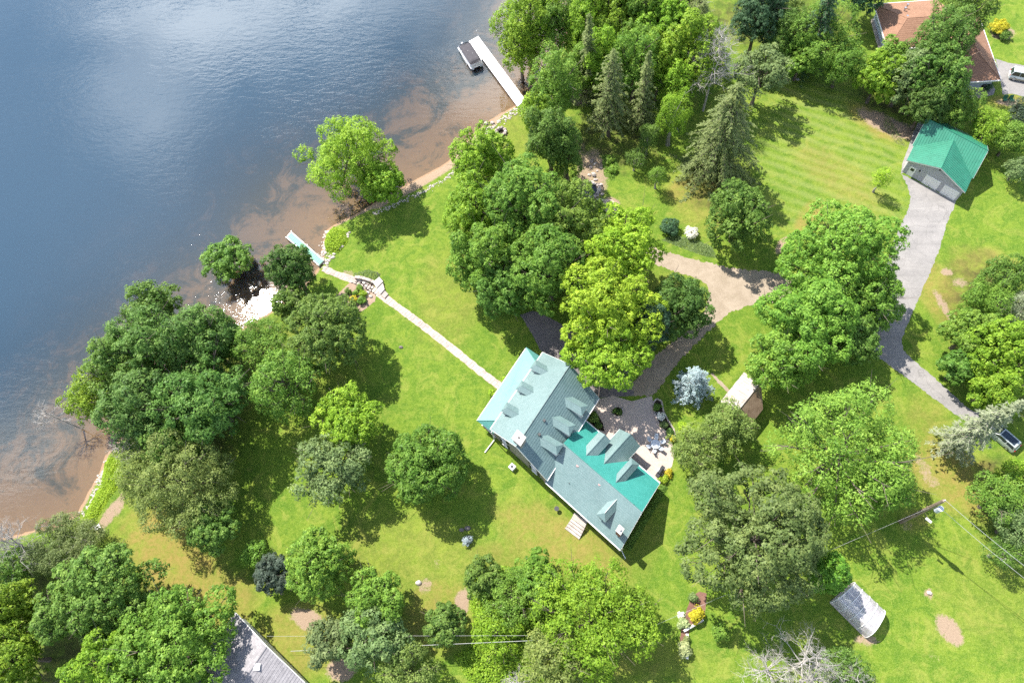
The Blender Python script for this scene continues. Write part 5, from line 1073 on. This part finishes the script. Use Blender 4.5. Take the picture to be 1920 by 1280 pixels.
# ---- cars
def loft(m, rings):
    n = len(rings[0]); vs = [p for r in rings for p in r]; fs = [(i*n+k, i*n+(k+1) % n, (i+1)*n+(k+1) % n, (i+1)*n+k) for i in range(len(rings)-1) for k in range(n)]; m.add(vs, fs+[tuple(range(n-1, -1, -1)), tuple(range((len(rings)-1)*n, len(rings)*n))])
def car(name, label, cat, c, e, L, Wd, paint, hood=.95, cab=(-.92, .28, .62), zt=1.5, lower=None, sunroof=True, rack=False):
    """e: towards the nose; cab: rear foot, front roof, windscreen foot as fractions of the half length"""
    e = nrm(V(e[0], e[1], 0)); s = V(-e[1], e[0], 0); o = thing(name, label, cat, rise(c, 0)); h = L/2; w = Wd/2; f = lambda x, y, z: rise(c+e*x+s*y, z)
    ring = lambda x, w_, z0, z1: [f(x, -w_, z0), f(x, -w_*1.0, (z0+z1)/2), f(x, -w_*.93, z1), f(x, w_*.93, z1), f(x, w_, (z0+z1)/2), f(x, w_, z0)]
    m = MB(); loft(m, [ring(-h, w*.82, .38, .8), ring(-h*.93, w*.97, .28, .95), ring(-h*.5, w, .24, .98), ring(h*.3, w, .24, .97), ring(h*.6, w*.99, .24, hood), ring(h*.9, w*.9, .28, hood*.86), ring(h, w*.7, .38, hood*.7)]); m.build('body', paint, o)
    x0, x1, x2 = [q*h for q in cab]; b = [f(x0, -w*.9, .96), f(x0, w*.9, .96), f(x2, w*.88, .95), f(x2, -w*.88, .95)]; tp = [f(x0+.35, -w*.72, zt-.04), f(x0+.35, w*.72, zt-.04), f(x1, w*.72, zt-.04), f(x1, -w*.72, zt-.04)]
    m = MB(); m.add(b+tp, [(0, 1, 5, 4), (1, 2, 6, 5), (2, 3, 7, 6), (3, 0, 4, 7), (4, 5, 6, 7)]); m.build('windows', GLASS, o)
    m = MB(); m.prism([f(x0+.2, -w*.75, zt), f(x0+.2, w*.75, zt), f(x1+.05, w*.74, zt), f(x1+.05, -w*.74, zt)][::-1], .06)
    for sg in (-1, 1):
        for xa, xb in ((x0+.35, x0), (x1, x2), ((x0+x1)/2, (x0+x1)/2)): m.tube([f(xa, sg*w*.735, zt-.03), f(xb, sg*w*.905, .95)], .05, 5)
    rf = m.build('roof', paint, o)
    if sunroof: m = MB(); m.prism([f(x0+.5, -w*.55, zt+.012), f(x0+.5, w*.55, zt+.012), f(x1-.1, w*.55, zt+.012), f(x1-.1, -w*.55, zt+.012)][::-1], .015); m.build('glass_roof', GLASS, rf)
    if rack: m = MB(); [m.tube([f(x0+.4, sg*w*.66, zt+.07), f(x1-.1, sg*w*.66, zt+.07)], .025, 5) for sg in (-1, 1)]; m.build('roof_rail', STEEL, rf)
    if lower: m = MB(); [m.box(f(0, sg*w*1.005, .42), e*h*.86, s*.02, UPZ*.15) for sg in (-1, 1)]; m.build('side_panel', lower, o)
    for sx in (-.60, .62):
        for sg in (-1, 1):
            m = MB(); m.tube([f(sx*h, sg*(w-.2), .34), f(sx*h, sg*(w+.015), .34)], .34, 14); ty = m.build('wheel', DARKM, o); m = MB(); m.tube([f(sx*h, sg*(w+.016), .34), f(sx*h, sg*(w+.03), .34)], .21, 10); m.build('rim', STEEL, ty)
    for sg in (-1, 1):
        m = MB(); m.box(f(h*.95, sg*w*.62, .66), e*.12, s*.18, UPZ*.08); m.build('headlight', WHITE, o); m = MB(); m.box(f(-h*.975, sg*w*.68, .78), e*.06, s*.14, UPZ*.14); m.build('tail_light', plain('red_lens', (.45, .02, .015), .3, .5), o)
        m = MB(); m.box(f(x2-.25, sg*(w+.08), 1.02), e*.1, s*.1, UPZ*.07); m.build('mirror', paint, o)
    return o
c, e, s = frame((1881, 819), (1858, 799), .6)
car('parked_car', 'silver car with a dark glass roof half hidden under the silvery spruce', 'car', c, e, 4.5, 1.85, plain('silver_paint', (.42, .46, .45), .3, .6, .3, .05))
c, e, s = frame((1920, 143), (1940, 147), .6)
car('parked_suv', 'white and tan sport utility car cut by the right edge on the pale drive', 'car', c, e, 4.9, 1.95, plain('white_car_paint', (.62, .66, .66), .3, .5, 0, .04), 1.05, (-.97, .2, .5), 1.78, plain('tan_panel', (.33, .29, .22), .5), False, True)

# ---- utility pole and wires
pt = P(1770, 938, 12.6); pb_ = P(1688, 978); pole = thing('utility_pole', 'tall wooden utility pole with a grey transformer near its top', 'utility pole', pb_)
m = MB(); m.tube([pb_-UPZ*.1, pb_+(pt-pb_)*.5, pt], [.30, .26, .20], 8); m.build('pole', POLEW, pole)
pd = lambda f: pb_+(pt-pb_)*f
q = pd(.80)+V(.42, -.50, 0); m = MB(); m.cyl(q-UPZ*.55, .36, 1.1, 14); m.cyl(q+UPZ*.55, .30, .1, 14, .2); m.tube([q+V(.1, .1, .6), q+V(.1, .1, .85)], .05, 6); tr_ = m.build('transformer', plain('transformer_grey', (.52, .55, .60), .4, .5), pole); m = MB(); m.tube([pd(.82), q+UPZ*.2], .06, 5); m.tube([pd(.77), q-UPZ*.3], .06, 5); m.build('bracket', DARKM, tr_)
m = MB(); m.tube([pd(.985), pd(1.)+UPZ*.35], .05, 6); m.build('insulator', WHITE, pole); m = MB(); m.box(pd(.68), nrm(V(.6, -.7, 0))*.3, nrm(V(.7, .6, 0))*.05, UPZ*.05); m.build('crossarm', POLEW, pole)
q0 = pd(.55); q1 = P(1741, 975, 7.4); m = MB(); m.tube([q0, q0+(q1-q0)*.7+UPZ*.15, q1], .035, 5); la = m.build('lamp_arm', DARKM, pole); m = MB(); m.box(q1, nrm(V(.6, -.6, 0))*.38, V(.1, .1, 0), UPZ*.08); m.build('lamp_head', WHITE, la)
WIRE = plain('pale_wire', (.42, .42, .40), .5); 
def wire(name, label, a, b, sag=.6, r=.03, mat=None):
    m = MB(); m.tube([a+(b-a)*k/14-UPZ*4*sag*(k/14)*(1-k/14) for k in range(15)], r, 4); return tag(m.build(name, mat or WIRE), label, 'wire', 'overhead wires')
wire('overhead_wire', 'upper overhead wire running from the utility pole top to the right edge', pd(1.)+UPZ*.3, P(2020, 1135, 11.), .5, .024)
wire('overhead_wire', 'lower overhead wire running from the transformer to the right edge', pd(.84)+V(.3, -.3, 0), P(2020, 1160, 9.6), .5, .022)
wire('overhead_wire', 'overhead cable from the utility pole over the oak toward the sprawling maple', pd(.72), P(1180, 1192, 6.), .5, .012)
wire('overhead_wire', 'thick overhead cable at the bottom between the sprawling maple and the grey roofed house', P(1180, 1192, 6.), P(545, 1220, 3.6), .2, .03)
wire('overhead_wire', 'thin overhead cable at the bottom just above the thick cable', P(1180, 1190, 6.3), P(500, 1192, 4.), .2, .014)

# ---- plastic greenhouse
t = NT('greenhouse_film'); tr1 = t.n('ShaderNodeBsdfTransparent', {'Color': (.9, .92, .95)}); df1 = t.n('ShaderNodeBsdfDiffuse', {'Color': t.mix(t.noise(.8, 4, .6), (.50, .47, .50), (.70, .67, .68))}); tl1 = t.n('ShaderNodeBsdfTranslucent', {'Color': (.8, .8, .85)}); gl1 = t.n('ShaderNodeBsdfGlossy', {'Roughness': .22, 'Color': (1, 1, 1)})
def mixs(f, a, b): n = t.n('ShaderNodeMixShader'); t.set(n.inputs[0], f); t.t.links.new(a.outputs[0], n.inputs[1]); t.t.links.new(b.outputs[0], n.inputs[2]); return n
nw_ = t.n('ShaderNodeBump', {'Strength': .5, 'Distance': .1, 'Height': t.noise(1.6, 3, .6)}); t.t.links.new(nw_.outputs[0], gl1.inputs['Normal'])
FILM = t.done(mixs(.10, mixs(t.mr(t.noise(.7, 4, .7), .36, .64, .60, .95), tr1, mixs(.35, df1, tl1)), gl1))
a0, a1, b1, b0 = P(1556.4, 1129), P(1622, 1194.7), P(1652, 1143), P(1598, 1092); ghs = thing('plastic_greenhouse', 'arched plastic film greenhouse on the lawn below the oak', 'greenhouse', (a0+a1+b0+b1)/4)
def arch(f, k, sc=1.): 
    l, r_ = a0+(a1-a0)*f, b0+(b1-b0)*f; w = math.pi*k; x = .5-.5*math.cos(w)*abs(math.cos(w))**-.25 if abs(math.cos(w)) > 1e-6 else .5; q = l+(r_-l)*x; return rise(q, 2.45*math.sin(w)**.8*sc)
NA, NL = 16, 12; m = MB(); vs = [arch(i/NL, k/NA)+rng.normal(0, .012, 3)*(0 < i < NL) for i in range(NL+1) for k in range(NA+1)]; m.add(vs, [(i*(NA+1)+k, i*(NA+1)+k+1, (i+1)*(NA+1)+k+1, (i+1)*(NA+1)+k) for i in range(NL) for k in range(NA)])
for i in (0, NL): m.add([arch(i/NL, k/NA) for k in range(NA+1)], [tuple(range(NA+1))])
m.build('film', FILM, ghs)
for i in range(5): m = MB(); m.tube([arch(i/4, k/NA, 1.015)+UPZ*.04 for k in range(NA+1)], .06, 5); m.build('hoop', WHITE, ghs)
m = MB(); [m.tube([arch(0, k)+UPZ*.03, arch(1, k)+UPZ*.03], .035, 5) for k in (.5, .3)]; m.build('ridge_pole', WHITE, ghs)
m = MB(); [m.tube([rise(p0, .12), rise(p1, .12)], .1, 4) for p0, p1 in ((a0, a1), (b0, b1), (a1, b1), (a0, b0))]; m.build('base_board', OLDWOOD, ghs)
cg = (a0+a1+b0+b1)/4; m = MB(); [m.prism([rise(a0+(a1-a0)*f0+(b0-a0)*g0, .25), rise(a0+(a1-a0)*f1+(b0-a0)*g0, .25), rise(a0+(a1-a0)*f1+(b0-a0)*g1, .25), rise(a0+(a1-a0)*f0+(b0-a0)*g1, .25)], .24) for f0, f1, g0, g1 in ((.08, .9, .08, .36), (.08, .9, .6, .92))]; m.build('planting_bed', SOIL, ghs)

# ---- patio furniture
CH = plain('chair_weave', (.50, .55, .62), .6, .3, 0, .1, 4); TB = plain('table_top', (.55, .58, .64), .4, .4, 0, .08, 3)
tc_ = P(1229, 832, .74); tbl = thing('patio_table', 'pale round patio table with six chairs on the brick patio', 'table', rise(tc_, 0))
m = MB(); m.cyl(rise(tc_, .70), .72, .04, 24); m.build('table_top', TB, tbl)
for k in range(4): m = MB(); w = k*1.57+.4; m.tube([rise(tc_+V(math.cos(w), math.sin(w), 0)*.5, 0), rise(tc_+V(math.cos(w), math.sin(w), 0)*.45, .7)], .03, 5); m.build('leg', STEEL, tbl)
def make_chair(name, label, cat, loc, ang, mat, group=None, low=False, w=.48):
    """faces +x before turning"""
    r = thing(name, label, cat, (0, 0, 0), group); zs = .32 if low else .43
    m = MB(); m.abox((0, 0, zs), w, w, .05); m.build('seat', mat, r); m = MB(); m.box((-w/2-.03, 0, zs+.28), (.05, 0, -.02), (0, w/2, 0), (-.09, 0, .28)); m.build('backrest', mat, r)
    for sx in (-1, 1):
        for sy in (-1, 1): m = MB(); m.tube([(sx*w*.45, sy*w*.45, 0), (sx*w*.43, sy*w*.43, zs)], .022, 5); m.build('leg', mat, r)
    for sy in (-1, 1): m = MB(); m.abox((0, sy*w*.5, zs+.2), w, .05, .04); m.build('armrest', mat, r)
    r.location = tuple(map(float, loc)); r.rotation_euler = (0, 0, ang); ROOTLOC[r.name] = tuple(map(float, loc)); return r
ch0 = None
for k, lab in enumerate(('chair on the house side of the round patio table', 'chair at the top left of the round patio table', 'chair at the top of the round patio table nearest the garden bed', 'chair on the garden bed side of the round patio table', 'chair at the lower right of the round patio table on sunlit paving', 'chair at the bottom of the round patio table nearest the black grill')):
    w = rad(200-60*k); q = rise(tc_+V(math.cos(w), math.sin(w), 0)*rng.uniform(.98, 1.12), .013); lab = 'pale '+lab
    if ch0 is None: ch0 = make_chair('patio_chair', lab, 'chair', q, w+math.pi, CH, 'chairs around the patio table')
    else: copy_tree(ch0, q, w+math.pi+rng.normal(0, .15), lab)
c, e, s = frame((1237, 886), (1246, 873)); gr = thing('barbecue_grill', 'black covered barbecue grill at the corner of the house wing', 'grill', c)
m = MB(); m.box(rise(c, .45), e*.75, s*.3, UPZ*.42); m.build('cart', DARKM, gr); m = MB(); m.tube([rise(c-e*.45, .95), rise(c+e*.45, .95)], .3, 10); ld_ = m.build('lid', DARKM, gr); m = MB(); m.tube([rise(c-e*.3+s*.33, 1.), rise(c+e*.3+s*.33, 1.)], .025, 5); m.build('handle', STEEL, ld_)
for k in (-1, 1): m = MB(); m.box(rise(c+e*k*.72, .88), e*.2, s*.28, UPZ*.02); m.build('side_shelf', DARKM, gr)
fc = P(1158, 772); fr_ = thing('planting_ring', 'round kerbed planting ring in the brick patio under the yellow maple', 'planter', fc)
for k in range(18):
    w0, w1_ = 2*math.pi*k/18, 2*math.pi*(k+.92)/18; d0, d1 = V(math.cos(w0), math.sin(w0), 0), V(math.cos(w1_), math.sin(w1_), 0); m = MB(); m.prism([rise(fc+d0*.74, .2), rise(fc+d0*1.0, .2), rise(fc+d1*1.0, .2), rise(fc+d1*.74, .2)], .2); m.build('kerb_stone', STONE[k % 4], fr_)
m = MB(); m.cyl(rise(fc, .05), .76, .08, 18); m.build('soil', MATS['dark_soil'], fr_)
T_('bush', 1158, 771, 7, .6, 'dark', 'low dark plant in the round kerbed planting ring', 'garden_plant', 'plant', group='small garden shrubs')
# curved garden bed with its kerb
bed = [(1224, 756), (1231, 748), (1240, 752), (1244, 772), (1252, 788), (1263, 805), (1265, 815), (1258, 822), (1246, 808), (1235, 795), (1228, 778)]
sheet('flower_bed', bed, MATS['dark_soil'], .02, .04, .3, 'curved flower bed edging the brick patio')
kb = thing('bed_kerb', 'curved stone kerb around the flower bed beside the patio', 'kerb', P(1240, 785)); kl = [P(*q_)[:2] for q_ in bed]; kl.append(kl[0]); KL, kf = along(kl); n_ = int(KL/.42)
for k in range(n_):
    q, tt = kf((k+.5)/n_*KL); m = MB(); m.box(V(*q, .12), V(*tt, 0)*.19, V(-tt[1], tt[0], 0)*.11, UPZ*.12); m.build('kerb_stone', STONE[k % 4], kb)
for i, (x, y, r_, cl, lab) in enumerate(((1233, 763, 6, 'mid', 'small green shrub at the top end of the curved flower bed'), (1238, 780, 6, 'white', 'white flowers at the middle of the curved flower bed'), (1246, 795, 6, 'grey', 'pale leaved flowers in the lower half of the curved flower bed'), (1255, 810, 6, 'dark', 'dark plant at the lower end of the curved flower bed'),
        (1244, 897, 6, 'lime', 'yellow green shrub below the black grill'), (1255, 886, 6, 'yellow', 'golden shrub at the lower patio corner'), (1262, 822, 5, 'yellow', 'golden shrub where the curved flower bed meets the patio edge'), (1112, 782, 9, 'mid', 'green shrub in the dark bed at the house corner'), (1120, 798, 6, 'dark', 'dark shrub in the dark bed at the house corner'),
        (946, 712, 5, 'lime', 'bright plant on the upper side of the path end at the porch'), (922, 737, 6, 'lime', 'bright plant on the lower side of the path end at the porch'), (1256, 425, 16, 'deep', 'round dark dwarf spruce beside the white hydrangea'), (1297, 436, 12, 'white', 'white flowering hydrangea bush above the gravel drive'),
        (653, 546, 5, 'mid', 'dark plant nearest the path in the planted soil bed'), (673, 539, 5, 'green', 'green plant at the top of the planted soil bed'), (666, 549, 5, 'green', 'green plant in the middle of the planted soil bed'), (680, 550, 6, 'lime', 'yellowish plant on the right of the planted soil bed'), (661, 562, 7, 'yellow', 'golden plant on the left of the planted soil bed'), (678, 564, 7, 'green', 'big green plant at the bottom of the planted soil bed'), (646, 556, 5, 'grey', 'grey plant at the left corner of the planted soil bed'),
        (877, 1012, 8, 'blue', 'pale blue green hosta in the shadow of the lone round maple'), (1306, 1153, 13, 'yellow', 'golden yellow shrub at the bend of the timber wall'), (1281, 1168, 8, 'hosta', 'pale round hosta left of the golden yellow shrub'), (1283, 1216, 12, 'hosta', 'large yellow green hosta at the lower end of the mulch bed'), (1300, 1120, 7, 'grey', 'pale plant at the top of the mulch bed'), (1279, 1152, 5, 'white', 'pinkish white flowers at the edge of the mulch bed'), (1286, 1197, 5, 'tan', 'small tan plant beside the straight timber wall'),
        (1876, 50, 16, 'yellow', 'bright yellow round shrub on the neighbouring lawn'), (1884, 65, 10, 'mid', 'green shrub beside the bright yellow round shrub'), (1871, 60, 7, 'dark', 'dark shrub at the left of the bright yellow round shrub'), (1143, 300, 7, 'green', 'bright fern beside the pond bed'), (1148, 318, 7, 'green', 'second fern clump below the bright fern by the pond'), (1628, 750, 8, 'mid', 'green shrub beside the lying log'))):
    T_('bush', x, y, r_*1.05, max(.45, r_*.13), cl, lab, 'garden_plant', 'plant', group='small garden shrubs', dens=1.3 if cl != 'white' else .9)
# timber wall of the mulch bed
def wall_pieces(name, label, L, h, wd, ln, mat, piece, z=0., cat='wall'):
    l = [P(*q_)[:2] for q_ in L]; TL, f = along(l); o = thing(name, label, cat, P(*L[0])); n = int(TL/ln)
    for k in range(n):
        q, tt = f((k+.5)/n*TL); m = MB(); hh = h*rng.uniform(.88, 1.06); m.box(V(*q, z+hh/2), V(*tt, 0)*TL/n*.48, V(-tt[1], tt[0], 0)*wd/2*rng.uniform(.9, 1.1), UPZ*hh/2); m.build(piece, mat[k % len(mat)] if isinstance(mat, list) else mat, o)
    return o
wall_pieces('timber_wall', 'low pale timber wall along the mulch bed', [(1287.5, 1235), (1288, 1205), (1287.5, 1179), (1318, 1161)], .55, .3, 1.25, WPLANK, 'timber')
wall_pieces('stone_wall', 'low dry stone wall above the planted soil bed', [(667, 522), (680, 523), (692, 527), (702, 531)], .6, .5, .42, STONE, 'stone')
sp = thing('stone_steps', 'curved stone steps where the flagstone path drops to the shore', 'steps', P(712, 540))
for k, (q4, z) in enumerate(((((699, 529), (711, 519), (718, 527), (706, 539)), .62), (((705, 539), (717, 528), (721, 542), (713, 551)), .42), (((713, 552), (720, 543), (728, 551), (721, 559)), .22))):
    pp = [P(*q_, z) for q_ in q4]; ar = sum(pp[i][0]*pp[(i+1) % 4][1]-pp[(i+1) % 4][0]*pp[i][1] for i in range(4)); pp = pp if ar > 0 else pp[::-1]; m = MB(); m.prism(pp, z); m.build('step', CONC if k == 0 else STONE[k], sp)
q = P(712, 520); lp_ = thing('garden_post', 'slender post standing at the top of the curved stone steps', 'post', q); m = MB(); m.tube([q, q+UPZ*1.5], .06, 6); m.build('post', OLDWOOD, lp_); m = MB(); m.cyl(q+UPZ*1.5, .13, .22, 6, .04); m.build('cap', OLDWOOD, lp_)
# air conditioner
c, e, s = frame((961, 877), (968, 883)); ac = thing('air_conditioner', 'square white air conditioner unit beside the stone gable wall', 'air conditioner', c); m = MB(); m.box(rise(c, .42), e*.42, s*.42, UPZ*.4); m.build('case', WHITE, ac); m = MB(); m.ring(rise(c, .82), .24, .34, .04); m.build('fan_ring', STEEL, ac); m = MB(); m.cyl(rise(c, .815), .24, .01, 14); m.build('fan', DARKM, ac)
q = P(1044, 955); bbx = thing('bird_bath', 'small dark round bird bath on the lawn beside the house wing', 'bird bath', q); m = MB(); m.cyl(q, .14, .65, 8, .09); m.build('pedestal', DARKM, bbx); m = MB(); m.cyl(q+UPZ*.65, .16, .12, 12, .36); m.build('bowl', DARKM, bbx)
# rocks
ROCK = plain('pale_rock', (.46, .41, .37), .9, .2, 0, .3, 1.5, .4); ROCKD = plain('dark_rock', (.17, .15, .14), .9, .2, 0, .3, 2, .4)
def rock(x, y, r_, label, mat=ROCK, hh=.6, group='boulders'):
    c = P(x, y); k = r_/ppm(c); m = MB(); m.blob(rise(c, k*hh*.35), (k, k*.75, k*hh), np.random.default_rng(int(x+y)), .1); return tag(m.build('boulder', mat, loc=c), label, 'boulder', group)
rock(785, 1092, 6, 'round pale boulder on the lower lawn above the small dense maple'); rock(1742, 1111, 5, 'white boulder on the lower right lawn'); rock(912, 232, 4.5, 'white boulder at the water edge near the fire pit'); rock(917, 241, 4, 'pale boulder just below the white water edge boulder'); rock(923, 231, 4, 'flat pale boulder right of the white water edge boulder')
rock(866, 993, 5, 'dark boulder left of the pair in the round maple shadow', ROCKD); rock(877, 990, 6, 'dark long boulder above the hosta in the round maple shadow', ROCKD); rock(690, 549, 4, 'white stone among the plants of the soil bed'); rock(695, 556, 4, 'white stone at the right of the planted soil bed')
rock(752, 651, 4, 'small brown stone on the lawn beside the flagstone path', ROCKD); rock(1495, 150, 3.5, 'small white stone at the head of the striped lawn')
fp = P(940, 249); fpt = thing('fire_pit', 'stone fire pit on the grass beside the pebbly shore', 'fire pit', fp)
for k in range(9):
    w = 2*math.pi*k/9; m = MB(); m.blob(fp+V(math.cos(w)*.85, math.sin(w)*.85, .3), (.38, .3, .5 if 1 < k < 6 else .28), np.random.default_rng(k), .09); m.build('stone', [ROCK, STONE[0], STONE[2]][k % 3], fpt)
m = MB(); m.cyl(fp, .6, .04, 12); m.build('ash', MATS['dark_soil'], fpt)
def scatter_stones(name, L, w, n, rmin, rmax, label, z=0., mat=ROCK, seed=1):
    r = np.random.default_rng(seed); l = [P(*q_)[:2] for q_ in L]; TL, f = along(l); m = MB()
    for k in range(n):
        q, tt = f(r.random()*TL); q = q+V(-tt[1], tt[0])*r.normal(0, w); k_ = r.uniform(rmin, rmax)*(.6+.4*r.random()); zz_ = height_at(np.array([q]))[0][0]; m.blob(V(*q, zz_+k_*.15+z), (k_, k_*r.uniform(.6, 1), k_*.6), r, .12, True)
    return tag(m.build(name, mat), label, kind='stuff')
scatter_stones('shore_stones', [(600, 492), (606, 470), (609, 452), (614, 432)], .45, 90, .18, .42, 'rip rap stones along the water beside the small dock', seed=2)
scatter_stones('shore_stones', [(602, 500), (625, 478), (640, 458), (656, 436)], .35, 60, .2, .45, 'stones along the bank under the lone shore maple', seed=3)
scatter_stones('beach_pebbles', [(700, 402), (730, 388), (765, 374), (805, 354), (838, 334), (862, 312), (885, 285), (905, 262)], .28, 420, .07, .24, 'band of white pebbles at the top of the beach', seed=4)
scatter_stones('shore_stones', [(905, 255), (925, 238), (950, 220), (975, 205), (990, 195)], .5, 110, .12, .4, 'pale stones along the shore toward the long dock', seed=5)
scatter_stones('shore_stones', [(140, 985), (160, 955), (178, 925), (192, 893), (200, 862)], .4, 110, .1, .3, 'stones at the edge of the lower left shore', seed=6)
# pond
t = NT('pond_water'); PW = t.done(t.principled((.004, .005, .005), .04, .6)); sheet('pond', [(1097, 352), (1101, 345), (1109, 343), (1117, 347), (1120, 356), (1118, 366), (1112, 370), (1104, 368), (1098, 362)], PW, .03, .05, .25, 'small black garden pond')
pr_ = thing('pond_rocks', 'rim of tumbled stones around the small black pond', 'rocks', P(1108, 356)); r = np.random.default_rng(8)
for k in range(46):
    if k < 22: w = 2*math.pi*k/22; c = P(1108.5, 356.5)+V(math.cos(w)*1.35, math.sin(w)*1.5, 0)*r.uniform(.95, 1.2)
    else: f = (k-22)/24; c = P(1113+14*f-10*math.sin(f*3), 300+82*f)+V(r.normal(0, .45), r.normal(0, .3), 0); c = c+V(.8*math.sin(f*3.1), 0, 0)
    k_ = r.uniform(.22, .5); m = MB(); m.blob(rise(c, k_*.3), (k_, k_*.8, k_*.65), r, .11, True); m.build('rock', [ROCK, STONE[1], STONE[0], ROCKD][k % 4], pr_)
sp_ = [(1128, 385), (1134, 374), (1146, 374), (1158, 384), (1160, 396), (1150, 404), (1134, 404)]; sheet('sand_pit', sp_, road_mat('bright_sand', (.44, .35, .26), (.54, .44, .34), (.6, .5, .4)), .012, .1, .3)
q = P(1143, 383); m = MB(); m.tube([q-UPZ*.05, q+UPZ*.35, q+UPZ*.6], [.5, .42, .4], 10); st = tag(m.build('tree_stump', BARK, loc=q), 'sawn tree stump standing on the patch of pale sand', 'stump')
# lying log, white garden chair, green chairs
l0, l1 = P(1617, 781, .25), P(1633, 748, .25); m = MB(); m.tube([l0, (l0+l1)/2+V(.05, 0, .02), l1], [.3, .26, .2], 8); tag(m.build('fallen_log', LOGW, loc=l0), 'thick weathered log lying in the shade above the walnut tree', 'log')
make_chair('garden_chair', 'white garden chair among the weeds of the lower left shore', 'chair', P(186, 989), 2.3, WHITE, None, True, .75)
GRC = plain('green_chair_paint', (.02, .11, .06), .5)
g1 = make_chair('lawn_chair', 'left one of two dark green lawn chairs by the neighbouring drive', 'chair', P(1883, 189), rad(-95), GRC, 'dark green lawn chairs', True, .7); copy_tree(g1, P(1895, 189), rad(-85), 'right one of two dark green lawn chairs by the neighbouring drive')
# things under the eave of the brown roofed house
WF = plain('white_frame', (.7, .72, .74), .5); f1 = make_chair('folding_chair', 'left white folding chair on the shaded patio of the brown roofed house', 'chair', P(1808, 168), 1.2, WF, 'white folding chairs', True, .6); copy_tree(f1, P(1815, 166), 1.0, 'right white folding chair on the shaded patio of the brown roofed house')
q = P(1828, 165); tb2 = thing('side_table', 'pale square table on the shaded patio of the brown roofed house', 'table', q); m = MB(); m.abox(q+UPZ*.7, .9, .6, .05); m.build('table_top', WF, tb2)
for sx in (-.4, .4):
    for sy in (-.25, .25): m = MB(); m.tube([q+V(sx, sy, 0), q+V(sx, sy, .7)], .025, 5); m.build('leg', WF, tb2)
q = P(1840, 167); g2 = thing('kettle_grill', 'dark kettle grill right of the square table on the shaded patio', 'grill', q); m = MB(); m.blob(q+UPZ*.85, (.36, .36, .3), rng, 0); m.build('bowl', DARKM, g2)
for k in range(3): m = MB(); w = k*2.1; m.tube([q+V(math.cos(w)*.35, math.sin(w)*.35, 0), q+V(math.cos(w)*.15, math.sin(w)*.15, .7)], .025, 5); m.build('leg', STEEL, g2)
T_('bush', 1851, 163, 8, 1.1, 'deep', 'dark potted shrub beside the kettle grill', 'potted_plant', 'plant', group='small garden shrubs')
